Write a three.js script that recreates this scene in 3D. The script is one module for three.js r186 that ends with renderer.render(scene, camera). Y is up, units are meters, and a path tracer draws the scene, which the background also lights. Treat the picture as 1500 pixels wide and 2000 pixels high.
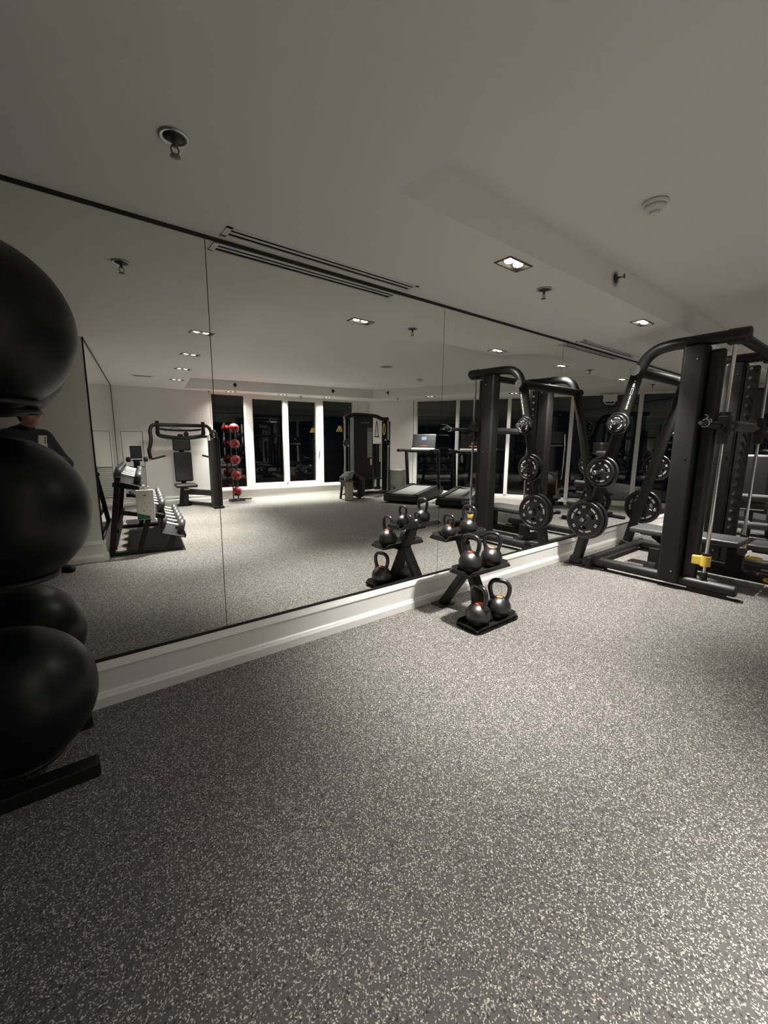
import * as THREE from 'three';
import { RoundedBoxGeometry } from 'three/addons/geometries/RoundedBoxGeometry.js';
import { mergeGeometries } from 'three/addons/utils/BufferGeometryUtils.js';
import { MarchingCubes } from 'three/addons/objects/MarchingCubes.js';

// ------------------------------------------------------------------ camera, sky, exposure
const D = 2.52, CH = 0.5505 * D, CE = 2.4595, RT = 2.67;      // distance to the wall mirror, lens height, low ceiling, raised ceiling
const scene = new THREE.Scene();
scene.background = new THREE.Color().setRGB(0.0016, 0.0019, 0.0026);   // night outside the windows
const camera = new THREE.PerspectiveCamera(101.16, 0.75, 0.01, 60);
const FWD = new THREE.Vector3(0.61281, -0.1661, -0.77258), CUP = new THREE.Vector3(0.09712, 0.98608, -0.13497);
camera.position.set(0, CH, D); camera.up.copy(CUP); camera.lookAt(camera.position.clone().add(FWD));
scene.add(camera);
const renderer = new THREE.WebGLRenderer({ antialias: true });
renderer.toneMapping = THREE.LinearToneMapping;
renderer.toneMappingExposure = 0.97;
renderer.shadowMap.enabled = true;
const LAMP = 7, LAMP_COLOR = new THREE.Color().setRGB(1, 0.965, 0.91);

// ------------------------------------------------------------------ helpers
let seed = 20251;
const rnd = () => { seed = (seed * 1664525 + 1013904223) >>> 0; return seed / 4294967296; };
const V = (x, y, z) => new THREE.Vector3(x, y, z);
const v3 = (a) => (Array.isArray(a) ? V(...a) : a);
const lin = (r, g, b) => new THREE.Color().setRGB(r, g, b);
const P2 = Math.PI * 2;
const used = {};
function numbered(n) { if (!(n in used)) { used[n] = 0; return n; } used[n]++; return `${n}_${String(used[n]).padStart(3, '0')}`; }
function clean(g) {
  let q = g.index ? g.toNonIndexed() : g;
  for (const k of Object.keys(q.attributes)) if (!['position', 'normal', 'uv'].includes(k)) q.deleteAttribute(k);
  if (!q.attributes.uv) q.setAttribute('uv', new THREE.BufferAttribute(new Float32Array(q.attributes.position.count * 2), 2));
  q.clearGroups?.(); q.morphAttributes = {};
  return q;
}
const join = (l) => (l = [l].flat(9)).length > 1 ? mergeGeometries(l.map(clean), false) : l[0];
function mesh(name, geos, mat, parent) {
  const m = new THREE.Mesh(join(geos), mat); m.name = name; m.castShadow = m.receiveShadow = true; if (parent) parent.add(m); return m;
}
const part = (parent, name, geos, mat, label) => { const m = mesh(name, geos, mat, parent); if (label) m.userData.label = label; return m; };
function tag(o, label, category, group) { o.userData.label = label; o.userData.category = category; if (group) o.userData.group = group; return o; }
function thing(name, label, category, [x, y, z] = [0, 0, 0], turn = 0, group) {
  const o = new THREE.Group(); o.name = numbered(name); o.position.set(x, y, z); o.rotation.y = turn; scene.add(o); return tag(o, label, category, group);
}
function solo(name, label, category, geos, mat, pos, turn = 0, group) {
  const m = mesh(numbered(name), geos, mat, scene); if (pos) m.position.set(...pos); m.rotation.y = turn; return tag(m, label, category, group);
}
function struct(name, geos, mat, label, category) {
  const m = mesh(name, geos, mat, scene); m.userData.kind = 'structure'; return tag(m, label, category);
}
function box(w, h, d, x = 0, y = 0, z = 0, r = 0, rot) {
  const g = r ? new RoundedBoxGeometry(w, h, d, 3, Math.min(r, w / 2.01, h / 2.01, d / 2.01)) : new THREE.BoxGeometry(w, h, d);
  if (rot) { if (rot[0]) g.rotateX(rot[0]); if (rot[1]) g.rotateY(rot[1]); if (rot[2]) g.rotateZ(rot[2]); }
  return g.translate(x, y, z);
}
function cyl(a, b, r1, r2 = r1, seg = 24) {
  a = v3(a); b = v3(b); const d = b.clone().sub(a), L = d.length();
  const g = new THREE.CylinderGeometry(r2, r1, L, seg, 1).translate(0, L / 2, 0);
  return g.applyQuaternion(new THREE.Quaternion().setFromUnitVectors(V(0, 1, 0), d.normalize())).translate(a.x, a.y, a.z);
}
// a rounded bar of section w x d between two points (d is kept along the axis `side`)
function bar(a, b, w, d, r = 0.008, side = V(1, 0, 0)) {
  a = v3(a); b = v3(b); const y = b.clone().sub(a), L = y.length(); y.normalize();
  const x = side.clone().sub(y.clone().multiplyScalar(side.dot(y))).normalize(), z = x.clone().cross(y);
  const g = new RoundedBoxGeometry(w, L, d, 3, Math.min(r, w / 2.01, d / 2.01));
  const m = new THREE.Matrix4().makeBasis(x, y, z); m.setPosition(a.clone().add(b).multiplyScalar(0.5));
  return g.applyMatrix4(m);
}
function tube(pts, r, { seg = 48, rad = 14, closed = false, tension = 0.5, caps = true } = {}) {
  const P = pts.map(v3), c = new THREE.CatmullRomCurve3(P, closed, 'centripetal', tension);
  const l = [new THREE.TubeGeometry(c, seg, r, rad, closed)];
  if (caps && !closed) for (const [t, s] of [[0, -1], [1, 1]]) {
    const p = c.getPointAt(t), d = c.getTangentAt(t).multiplyScalar(s);
    l.push(new THREE.CircleGeometry(r, rad).applyQuaternion(new THREE.Quaternion().setFromUnitVectors(V(0, 0, 1), d)).translate(p.x, p.y, p.z));
  }
  return l;
}
// polyline with rounded corners, as dense points for tube()
function bent(pts, rad, n = 6) {
  const P = pts.map(v3), out = [P[0]];
  for (let i = 1; i < P.length - 1; i++) {
    const a = P[i - 1].clone().sub(P[i]), b = P[i + 1].clone().sub(P[i]), k = Math.min(rad, a.length() * 0.48, b.length() * 0.48);
    const s = P[i].clone().add(a.normalize().multiplyScalar(k)), e = P[i].clone().add(b.normalize().multiplyScalar(k));
    for (let j = 0; j <= n; j++) { const t = j / n; out.push(s.clone().multiplyScalar((1 - t) ** 2).add(P[i].clone().multiplyScalar(2 * t * (1 - t))).add(e.clone().multiplyScalar(t * t))); }
  }
  out.push(P[P.length - 1]); return out;
}
const lathe = (prof, seg = 32) => new THREE.LatheGeometry(prof.map(([a, b]) => new THREE.Vector2(a, b)), seg);
const ball = (r, x, y, z, w = 32, h = 20) => new THREE.SphereGeometry(r, w, h).translate(x, y, z);
function poly(pts, holes = []) {
  const s = new THREE.Shape(pts.map(([a, b]) => new THREE.Vector2(a, b)));
  for (const h of holes) s.holes.push(new THREE.Path(h.map(([a, b]) => new THREE.Vector2(a, b))));
  return s;
}
const slab = (pts, top, depth, holes) => new THREE.ExtrudeGeometry(poly(pts, holes), { depth, bevelEnabled: false }).rotateX(Math.PI / 2).translate(0, top, 0);   // polygon in (x, z)
const ext = (pts, depth, bevel = 0, holes) => new THREE.ExtrudeGeometry(poly(pts, holes), { depth: depth - 2 * bevel, bevelEnabled: bevel > 0, bevelSize: bevel, bevelThickness: bevel, bevelSegments: 3, curveSegments: 24 }).translate(0, 0, -depth / 2 + bevel);

// ------------------------------------------------------------------ procedural textures
function canvasTex(w, h, draw, srgb = true) {
  const c = document.createElement('canvas'); c.width = w; c.height = h; const g = c.getContext('2d'); draw(g, w, h);
  const t = new THREE.CanvasTexture(c); if (srgb) t.colorSpace = THREE.SRGBColorSpace; t.anisotropy = 8; return t;
}
function dataTex(n, fill, srgb) {
  const a = new Uint8Array(n * n * 4); fill(a, n);
  const t = new THREE.DataTexture(a, n, n); t.magFilter = THREE.LinearFilter; t.minFilter = THREE.LinearMipmapLinearFilter; t.generateMipmaps = true;
  t.wrapS = t.wrapT = THREE.RepeatWrapping; if (srgb) t.colorSpace = THREE.SRGBColorSpace; t.needsUpdate = true; return t;
}
const noiseBump = dataTex(512, (a, n) => {
  const lay = [[64, 0.35], [160, 0.35], [512, 0.3]].map(([m, k]) => [m, k, Float32Array.from({ length: m * m }, rnd)]);
  for (let y = 0; y < n; y++) for (let x = 0; x < n; x++) {
    let s = 0;
    for (const [m, k, f] of lay) {
      const u = x / n * m, w = y / n * m, i = u | 0, j = w | 0, p = u - i, q = w - j, i2 = (i + 1) % m, j2 = (j + 1) % m;
      s += k * ((f[j * m + i] * (1 - p) + f[j * m + i2] * p) * (1 - q) + (f[j2 * m + i] * (1 - p) + f[j2 * m + i2] * p) * q);
    }
    const c = Math.min(255, s * 255) | 0, o = (y * n + x) * 4; a[o] = a[o + 1] = a[o + 2] = c; a[o + 3] = 255;
  }
});
// rubber floor: dark grey granules with cream chips, 2.4 m to the tile
const floorTex = dataTex(2048, (a, n) => {
  for (let i = 0; i < n * n; i++) { const c = 86 + (rnd() - 0.5) * 22; a[i * 4] = c + 1; a[i * 4 + 1] = c - 1; a[i * 4 + 2] = c - 4; a[i * 4 + 3] = 255; }
  const chip = (len, wid, col) => {
    const cx = rnd() * n, cy = rnd() * n, t = rnd() * Math.PI, cs = Math.cos(t), sn = Math.sin(t), R = Math.ceil(len), bend = (rnd() - 0.5) * 0.25;
    for (let y = -R; y <= R; y++) for (let x = -R; x <= R; x++) {
      const u = x * cs + y * sn, w = -x * sn + y * cs + bend * u * u / len;
      if ((u / len) ** 2 + (w / wid) ** 2 > 1) continue;
      const o = ((((cy + y) | 0) + n) % n * n + (((cx + x) | 0) + n) % n) * 4; a[o] = col[0]; a[o + 1] = col[1]; a[o + 2] = col[2];
    }
  };
  for (let i = 0; i < 26000; i++) { const k = 40 + rnd() * 34; chip(2 + rnd() * 2.5, 1.2 + rnd() * 1.3, [k, k, k - 3]); }
  for (let i = 0; i < 92000; i++) { const k = 0.72 + rnd() * 0.3; chip(1.2 + rnd() * 2.1, 0.75 + rnd() * 0.75, [Math.min(255, 214 * k), Math.min(255, 206 * k), 196 * k]); }
}, true);
floorTex.repeat.set(1 / 2.4, 1 / 2.4); floorTex.anisotropy = 16;
const paintBump = noiseBump.clone(); paintBump.repeat.set(1.5, 1.5); paintBump.needsUpdate = true;
const fineBump = noiseBump.clone(); fineBump.repeat.set(6, 6); fineBump.needsUpdate = true;

// ------------------------------------------------------------------ materials
const S = (o) => new THREE.MeshStandardMaterial(o);
const PH = (o) => new THREE.MeshPhysicalMaterial(o);
const M = {
  floor: S({ map: floorTex, roughness: 0.78, bumpMap: floorTex, bumpScale: 0.0006 }),
  paint: S({ color: lin(0.76, 0.745, 0.72), roughness: 0.85, bumpMap: paintBump, bumpScale: 0.0004 }),
  trim: S({ color: lin(0.78, 0.765, 0.73), roughness: 0.45 }),
  mirror: S({ color: lin(0.87, 0.885, 0.855), metalness: 1, roughness: 0.0 }),
  blackTrim: S({ color: lin(0.008, 0.008, 0.009), roughness: 0.5 }),
  frame: PH({ color: lin(0.009, 0.0088, 0.008), roughness: 0.42, specularIntensity: 0.8, bumpMap: fineBump, bumpScale: 0.00006 }),
  frameFlat: PH({ color: lin(0.0075, 0.0073, 0.0066), roughness: 0.5, specularIntensity: 0.65, bumpMap: fineBump, bumpScale: 0.0001 }),
  black: S({ color: lin(0.006, 0.006, 0.0065), roughness: 0.5 }),
  rubber: S({ color: lin(0.012, 0.012, 0.012), roughness: 0.7 }),
  iron: S({ color: lin(0.085, 0.085, 0.088), roughness: 0.33, metalness: 0.9, bumpMap: fineBump, bumpScale: 0.0003 }),
  ironGloss: PH({ color: lin(0.012, 0.012, 0.013), roughness: 0.3, clearcoat: 0.5, clearcoatRoughness: 0.2 }),
  chrome: S({ color: lin(0.75, 0.75, 0.75), metalness: 1, roughness: 0.16 }),
  knurl: S({ color: lin(0.72, 0.72, 0.7), metalness: 0.7, roughness: 0.45 }),
  steel: S({ color: lin(0.5, 0.5, 0.49), metalness: 1, roughness: 0.34 }),
  cap: S({ color: lin(0.05, 0.05, 0.05), roughness: 0.45, metalness: 0.3 }),
  benchVinyl: S({ color: lin(0.05, 0.05, 0.049), roughness: 0.4, bumpMap: fineBump, bumpScale: 0.0003 }),
  vinyl: S({ color: lin(0.011, 0.011, 0.0105), roughness: 0.55, bumpMap: fineBump, bumpScale: 0.0003 }),
  yellow: S({ color: lin(0.72, 0.5, 0.07), roughness: 0.45 }),
  orange: S({ color: lin(0.8, 0.42, 0.06), roughness: 0.5 }),
  red: S({ color: lin(0.62, 0.035, 0.03), roughness: 0.5 }),
  ballRubber: PH({ color: lin(0.0026, 0.0042, 0.0056), roughness: 0.36, specularIntensity: 0.55 }),
  glass: PH({ color: lin(1, 1, 1), transmission: 1, thickness: 0, ior: 1.52, roughness: 0 }),
  aluWhite: S({ color: lin(0.74, 0.735, 0.7), roughness: 0.4 }),
  bronze: S({ color: lin(0.09, 0.075, 0.055), roughness: 0.4, metalness: 0.5 }),
  bulb: S({ color: lin(0.9, 0.9, 0.9), emissive: lin(1, 0.95, 0.86), emissiveIntensity: 6, roughness: 0.4 }),
  white: S({ color: lin(0.7, 0.69, 0.66), roughness: 0.5 }),
  whiteGloss: S({ color: lin(0.75, 0.74, 0.72), roughness: 0.3 }),
  belt: S({ color: lin(0.1, 0.099, 0.095), roughness: 0.7, bumpMap: fineBump, bumpScale: 0.0003 }),
  grey: S({ color: lin(0.2, 0.2, 0.2), roughness: 0.55 }),
  foam: S({ color: lin(0.075, 0.075, 0.073), roughness: 0.8, bumpMap: fineBump, bumpScale: 0.0006 }),
  skin: S({ color: lin(0.42, 0.235, 0.165), roughness: 0.5 }),
  hair: S({ color: lin(0.008, 0.007, 0.006), roughness: 0.55, bumpMap: fineBump, bumpScale: 0.002 }),
  navy: S({ color: lin(0.01, 0.011, 0.016), roughness: 0.85, bumpMap: fineBump, bumpScale: 0.0008 }),
  denim: S({ color: lin(0.012, 0.013, 0.018), roughness: 0.85 }),
  screen: S({ color: lin(0.02, 0.02, 0.025), emissive: lin(0.35, 0.55, 0.9), emissiveIntensity: 0.9, roughness: 0.2 }),
  redLed: S({ color: lin(0.05, 0.01, 0.01), emissive: lin(1, 0.25, 0.12), emissiveIntensity: 0.9, roughness: 0.3 }),
  wood: S({ color: lin(0.2, 0.09, 0.045), roughness: 0.6, bumpMap: fineBump, bumpScale: 0.0003 }),
  coat: S({ color: lin(0.03, 0.03, 0.032), roughness: 0.9, bumpMap: noiseBump, bumpScale: 0.006 }),
  coatGrey: S({ color: lin(0.26, 0.27, 0.28), roughness: 0.9, bumpMap: noiseBump, bumpScale: 0.004 }),
};

// ------------------------------------------------------------------ room shell (plan in x, z; the mirror wall is z = 0)
const A0 = [-1.6, 0], K2 = [10.7, 0], K1 = [7.11, 7.15], K0 = [1.11, 7.8], W0 = [0.395, 3.2], W1 = [-1.6, 3.53];
const ROOM = [A0, K2, K1, K0, W0, W1];
const TRAY = [[1.285, 0.95], [8.75, 0.95], [6.66, 6.38], [2.38, 7.28]];
function grow(P, d) {                                      // offset outwards (P runs counter-clockwise in x, z)
  return P.map((p, i) => {
    const a = P[(i + P.length - 1) % P.length], b = P[(i + 1) % P.length];
    const n = (s, e) => { const L = Math.hypot(e[0] - s[0], e[1] - s[1]); return [(e[1] - s[1]) / L, -(e[0] - s[0]) / L]; };
    const n1 = n(a, p), n2 = n(p, b), k = d / (1 + n1[0] * n2[0] + n1[1] * n2[1]);
    return [p[0] + (n1[0] + n2[0]) * k, p[1] + (n1[1] + n2[1]) * k];
  });
}
// a wall's own frame: x runs along it from A to B, z points into the room
function frameOf(A, B) { const L = Math.hypot(B[0] - A[0], B[1] - A[1]), tx = (B[0] - A[0]) / L, tz = (B[1] - A[1]) / L; return { L, turn: Math.atan2(-tz, tx), at: (s, y, n) => [A[0] + tx * s - tz * n, y, A[1] + tz * s + tx * n], A }; }
const FM = frameOf(A0, K2), FR = frameOf(K2, K1), FB = frameOf(K1, K0), FL = frameOf(K0, W0), FC = frameOf(W0, W1), FX = frameOf(W1, A0);
const place = (F, g) => join(g).rotateY(F.turn).translate(F.A[0], 0, F.A[1]);
const TH = 0.14;
const wseg = (F, s0, s1, y0, y1) => place(F, box(s1 - s0, y1 - y0, TH, (s0 + s1) / 2, (y0 + y1) / 2, -TH / 2));

struct('floor', slab(grow(ROOM, 0.15), 0, 0.1), M.floor, 'dark grey rubber floor flecked with cream chips', 'floor');

// positions of the ceiling fittings
const LIGHTS = [
  [2.345, 0.82, 0, 3.5, 'twin downlight in the ceiling above the kettlebell rack'],
  [4.325, 0.8, 0, 3.5, 'twin downlight in the ceiling just before the smith machine'],
  [5.85, 0.84, 0, 3.4, 'twin downlight in the ceiling over the far side of the smith machine'],
  [7.84, 0.85, 0, 3.4, 'twin downlight near the far end of the wall mirror'],
  [1.345, 2.21, 0, 1.25, 'twin downlight above the camera side, first of the row along the side mirror'],
  [1.547, 3.47, 0, 4.0, 'twin downlight above the near end of the dumbbell rack'],
  [1.755, 4.735, 0, 4.3, 'twin downlight third in the row along the side mirror'],
  [1.97, 6.08, 0, 4.9, 'twin downlight last in the row, near the louvred door'],
  [3.36, 7.32, FB.turn, 6.0, 'twin downlight in front of the medicine balls by the window'],
  [4.53, 7.13, FB.turn, 6.0, 'twin downlight above the middle of the sliding window'],
  [5.67, 6.95, FB.turn, 5.4, 'twin downlight above the window beside the cable tower'],
  [7.38, 5.05, FR.turn, 5.6, 'twin downlight above the first treadmill'],
  [8.27, 3.3, FR.turn, 4.8, 'twin downlight above the second treadmill'],
];
const VENTS = [[0.827, 2.156, 0.058, 0.18, 'long slot air vent above the first mirror panels'], [4.566, 5.93, 0.052, 0.165, 'slot air vent above the mirror behind the smith machine']];
const GRILLE = [1.4, 5.98];
const rect = (x, z, w, d, t = 0) => [[-1, -1], [1, -1], [1, 1], [-1, 1]].map(([a, b]) => [x + a * w / 2 * Math.cos(t) + b * d / 2 * Math.sin(t), z - a * w / 2 * Math.sin(t) + b * d / 2 * Math.cos(t)]);
const holes = [TRAY, ...LIGHTS.map(([x, z, t]) => rect(x, z, 0.212, 0.104, t)), ...VENTS.map(([a, b, c, d]) => rect((a + b) / 2, (c + d) / 2, b - a - 0.03, d - c - 0.03)), rect(GRILLE[0], GRILLE[1], 0.27, 0.13, FB.turn)];
struct('ceiling', [slab(grow(ROOM, 0.15), RT, RT - CE, holes), slab(grow(ROOM, 0.15), RT + 0.1, 0.1)], M.paint, 'white painted ceiling with a raised tray in the middle', 'ceiling');

struct('wall_mirror_side', wseg(FM, -0.14, FM.L + 0.14, 0, RT), M.paint, 'painted wall behind the long wall mirror', 'wall');
struct('wall_left', wseg(FL, 0, FL.L, 0, RT), M.paint, 'painted side wall that carries the side mirror', 'wall');
struct('wall_camera', wseg(FC, 0.001, FC.L + TH, 0, RT), M.paint, 'painted wall behind the photographer', 'wall');
struct('wall_end', wseg(FX, -TH, FX.L + TH, 0, RT), M.paint, 'painted end wall beside the exercise balls', 'wall');
// back wall: solid left part with the louvred door, windows, short solid part at the corner
const bs = (x) => (K1[0] - x) / (K1[0] - K0[0]) * FB.L;       // x on the back wall -> run along it
const bL = bs(2.97), bR = bs(6.76);
struct('wall_back', [wseg(FB, bL, FB.L + TH, 0, RT), wseg(FB, 0, bR, 0, RT), wseg(FB, bR, bL, 0, 0.2), wseg(FB, bR, bL, CE - 0.02, RT)], M.paint, 'painted back wall around the wide sliding window', 'wall');
// right wall: solid part by the corner, then glass to the far end
const rs = (s) => FR.L - s;                                   // run measured from the corner K1
struct('wall_right', [wseg(FR, rs(1.3), FR.L + TH, 0, RT), wseg(FR, -TH, rs(1.3), 0, 0.06), wseg(FR, -TH, rs(1.3), CE - 0.01, RT), wseg(FR, -TH, 0.05, 0, RT)], M.paint, 'painted angled wall around the full height windows', 'wall');

// baseboards: stepped profile swept along each wall
const BB = [[0, 0], [0.046, 0], [0.046, 0.052], [0.04, 0.062], [0.036, 0.072], [0.026, 0.08], [0.024, 0.19], [0.03, 0.197], [0.028, 0.204], [0.012, 0.238], [0, 0.238]];
function bbFixed(F, s0, s1, prof = BB) {                       // profile (n, y) -> local (x along, y, z = n)
  const g = new THREE.ExtrudeGeometry(poly(prof), { depth: s1 - s0, bevelEnabled: false });
  g.applyMatrix4(new THREE.Matrix4().makeBasis(V(0, 0, 1), V(0, 1, 0), V(-1, 0, 0))).translate(s1, 0, 0);
  return place(F, g);
}
const LOWBB = [[0, 0], [0.03, 0], [0.03, 0.05], [0.016, 0.065], [0.016, 0.12], [0.006, 0.135], [0, 0.135]];
struct('baseboard_mirror_side', bbFixed(FM, 0, FM.L), M.trim, 'tall white stepped baseboard under the wall mirror', 'baseboard');
struct('baseboard_left', bbFixed(FL, 0.02, FL.L + 0.02), M.trim, 'tall white baseboard under the side mirror', 'baseboard');
struct('baseboard_camera', bbFixed(FC, 0, FC.L), M.trim, 'white stepped baseboard on the wall behind the photographer', 'baseboard');
struct('baseboard_back', [bbFixed(FB, bL, FB.L, LOWBB), bbFixed(FB, 0, bR, LOWBB), bbFixed(FB, bR, bL, [[0, 0], [0.03, 0], [0.03, 0.2], [0.05, 0.2], [0.05, 0.225], [0, 0.225]])], M.trim, 'white baseboard and window sill along the back wall', 'baseboard');
struct('baseboard_right', [bbFixed(FR, rs(1.3), FR.L, LOWBB)], M.trim, 'short white baseboard beside the cable tower', 'baseboard');

// ------------------------------------------------------------------ mirrors
{
  const t = thing('wall_mirror', 'wall to wall mirror of tall panels with black edge strips', 'mirror', [0, 0, 0]);
  const ed = [A0[0], -1.068, 0.762, 2.593, 4.406, 6.25, 8.08, 9.91, K2[0] - 0.02];
  for (let i = 0; i < ed.length - 1; i++) part(t, 'mirror_panel', box(ed[i + 1] - ed[i] - 0.004, 2.438 - 0.256, 0.006, (ed[i] + ed[i + 1]) / 2, (2.438 + 0.256) / 2, 0.007), M.mirror);
  part(t, 'edge_strip', box(K2[0] - A0[0] - 0.04, CE - 2.438 - 0.001, 0.012, (A0[0] + K2[0]) / 2, (CE + 2.438) / 2, 0.007), M.blackTrim);
  part(t, 'edge_strip', box(K2[0] - A0[0] - 0.04, 0.018, 0.012, (A0[0] + K2[0]) / 2, 0.2475, 0.007), M.blackTrim);
  part(t, 'backing', box(K2[0] - A0[0] - 0.04, 2.18, 0.003, (A0[0] + K2[0]) / 2, 1.347, 0.002), M.blackTrim);
  const q = thing('side_mirror', 'side wall mirror with black edges behind the dumbbell rack', 'mirror', [K0[0], 0, K0[1]], FL.turn);
  const L = FL.L, a = 0.03, b = L - 0.01;
  part(q, 'mirror_panel', box((b - a) / 2 - 0.004, 2.182, 0.006, a + (b - a) / 4, 1.347, 0.007), M.mirror);
  part(q, 'mirror_panel', box((b - a) / 2 - 0.004, 2.182, 0.006, a + (b - a) * 0.75, 1.347, 0.007), M.mirror);
  for (const g of [box(b - a, 0.02, 0.012, (a + b) / 2, 2.448, 0.008), box(b - a, 0.018, 0.012, (a + b) / 2, 0.247, 0.008), box(0.025, 2.2, 0.014, b, 1.348, 0.008), box(0.02, 2.2, 0.014, a, 1.348, 0.008)]) part(q, 'edge_strip', g, M.blackTrim);
}

// ------------------------------------------------------------------ windows
{
  const w = new THREE.Group(); w.name = 'window_1'; w.position.set(K1[0], 0, K1[1]); w.rotation.y = FB.turn; w.userData = { kind: 'structure' }; scene.add(w);
  tag(w, 'wide white framed window with two sliding panes in the back wall', 'window');
  const y0 = 0.2, y1 = CE - 0.02, panes = [[3.01, 3.73, 0.27, 2.4], [3.92, 4.66, 0.345, 2.355], [4.79, 5.525, 0.345, 2.355], [5.73, 6.61, 0.285, 2.41]];
  const X = panes.map(([a, b, c, d]) => [bs(b), bs(a), c, d]);                 // local runs
  const hz = (s0, s1, c, d, z, dz) => box(s1 - s0, d - c, dz, (s0 + s1) / 2, (c + d) / 2, z);
  const fr = [hz(bR, bL, y0, 0.27, -0.06, 0.1), hz(bR, bL, 2.41, y1, -0.06, 0.1)];
  const stops = [bR, X[3][0], X[3][1], X[2][0], X[2][1], X[1][0], X[1][1], X[0][0], X[0][1], bL];
  part(w, 'outer_frame', fr, M.aluWhite);
  for (let i = 0; i < 10; i += 2) part(w, 'mullion', [hz(stops[i], stops[i + 1], 0.27, 2.41, -0.06, 0.09), hz(stops[i] + 0.02, stops[i + 1] - 0.02, 0.27, 2.41, -0.012, 0.02)], M.aluWhite);
  for (const k of [1, 2]) part(w, 'sash_rail', [hz(X[k][0], X[k][1], 0.27, 0.345, -0.045, 0.05), hz(X[k][0], X[k][1], 2.355, 2.41, -0.045, 0.05)], M.aluWhite);
  for (const [a, b, c, d] of X) part(w, 'pane', hz(a - 0.01, b + 0.01, c - 0.01, d + 0.01, -0.06, 0.006), M.glass);
  part(w, 'latch', [hz(X[2][0] - 0.08, X[2][0] - 0.065, 0.95, 1.13, 0.012, 0.02)], M.steel);
  part(w, 'latch', hz(X[1][0] - 0.07, X[1][0] - 0.055, 0.29, 0.33, 0.0, 0.04), M.black);

  const r = new THREE.Group(); r.name = 'window_2'; r.position.set(K2[0], 0, K2[1]); r.rotation.y = FR.turn; r.userData = { kind: 'structure' }; scene.add(r);
  tag(r, 'full height window wall with slim white mullions beside the treadmills', 'window');
  const posts = [1.36, 2.5, 3.77, 5.16, 6.5, 7.93].map(rs), ya = 0.06, yb = CE - 0.01;
  part(r, 'outer_frame', [hz(0.05, rs(1.3), ya, 0.1, -0.06, 0.09), hz(0.05, rs(1.3), yb - 0.03, yb, -0.06, 0.09)], M.aluWhite);
  for (const s of posts) part(r, 'mullion', hz(s - 0.04, s + 0.04, 0.1, yb - 0.03, -0.05, 0.1), M.aluWhite);
  for (let i = 0; i < posts.length - 1; i++) part(r, 'pane', hz(posts[i + 1] + 0.03, posts[i] - 0.03, 0.09, yb - 0.02, -0.06, 0.006), M.glass);
  const lat = thing('wall_air_unit', 'small white boxed air unit high on the window wall', 'air unit', FR.at(rs(5.9), 2.29, 0.0), FR.turn);
  part(lat, 'case', box(0.27, 0.16, 0.1, 0, 0.06, 0.06, 0.015), M.white);
  part(lat, 'outlet_pipe', tube([[-0.1, -0.02, 0.06], [-0.08, -0.06, 0.06], [0.08, -0.06, 0.06], [0.1, -0.02, 0.06]], 0.012, { seg: 20, rad: 8 }), M.white);
}
// louvred access door on the back wall
{
  const d = new THREE.Group(); d.name = 'door_1'; d.position.set(...FB.at(bs(1.41), 0.14, 0)); d.rotation.y = FB.turn; d.userData = { kind: 'structure' }; scene.add(d);
  tag(d, 'white flush access door with a louvred lower half', 'door');
  part(d, 'door_frame', [box(0.46, 0.03, 0.02, 0, 1.425, 0.01), box(0.46, 0.03, 0.02, 0, 0.015, 0.01), box(0.03, 1.44, 0.02, -0.215, 0.72, 0.01), box(0.03, 1.44, 0.02, 0.215, 0.72, 0.01)], M.trim);
  part(d, 'door_leaf', box(0.376, 0.715, 0.01, 0, 1.042, 0.005), M.trim);
  part(d, 'frame_gap', box(0.4, 1.38, 0.002, 0, 0.72, 0.001), M.grey);
  part(d, 'louvre_back', box(0.385, 0.62, 0.004, 0, 0.35, 0.002), M.grey);
  for (let i = 0; i < 16; i++) part(d, 'slat', box(0.38, 0.032, 0.006, 0, 0.07 + i * 0.038, 0.012, 0, [0.6, 0, 0]), M.trim);
}

// ------------------------------------------------------------------ ceiling fittings
LIGHTS.forEach(([x, z, turn, power, label]) => {
  const t = thing('downlight', label, 'downlight', [x, CE, z], turn, 'twin recessed downlights');
  part(t, 'bezel', [box(0.23, 0.006, 0.012, 0, -0.002, 0.054), box(0.23, 0.006, 0.012, 0, -0.002, -0.054), box(0.012, 0.006, 0.1, 0.109, -0.002, 0), box(0.012, 0.006, 0.1, -0.109, -0.002, 0)], M.bronze);
  part(t, 'housing', [box(0.208, 0.004, 0.1, 0, 0.03, 0), box(0.004, 0.03, 0.1, 0.102, 0.015, 0), box(0.004, 0.03, 0.1, -0.102, 0.015, 0), box(0.208, 0.03, 0.004, 0, 0.015, 0.048), box(0.208, 0.03, 0.004, 0, 0.015, -0.048)], M.bronze);
  for (const s of [-0.045, 0.045]) {
    part(t, 'lamp', lathe([[0, -0.003], [0.02, -0.002], [0.028, 0.002], [0.031, 0.012], [0.025, 0.027], [0, 0.027]], 24).translate(s, 0, 0), M.bulb);
    const l = new THREE.SpotLight(LAMP_COLOR, LAMP * power, 0, 0.63, 1, 2); l.position.set(s, -0.012, 0); l.target.position.set(s, -2, 0);
    const w = new THREE.SpotLight(LAMP_COLOR, LAMP * power * 0.085, 0, 1.25, 0.7, 2); w.position.copy(l.position); w.target.position.copy(l.target.position);   // the reflector's wide spill around its beam
    for (const q of [l, w]) { q.castShadow = true; q.shadow.radius = 1.6; q.shadow.mapSize.set(512, 512); q.shadow.camera.near = 0.02; t.add(q, q.target); }
  }
});
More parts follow.
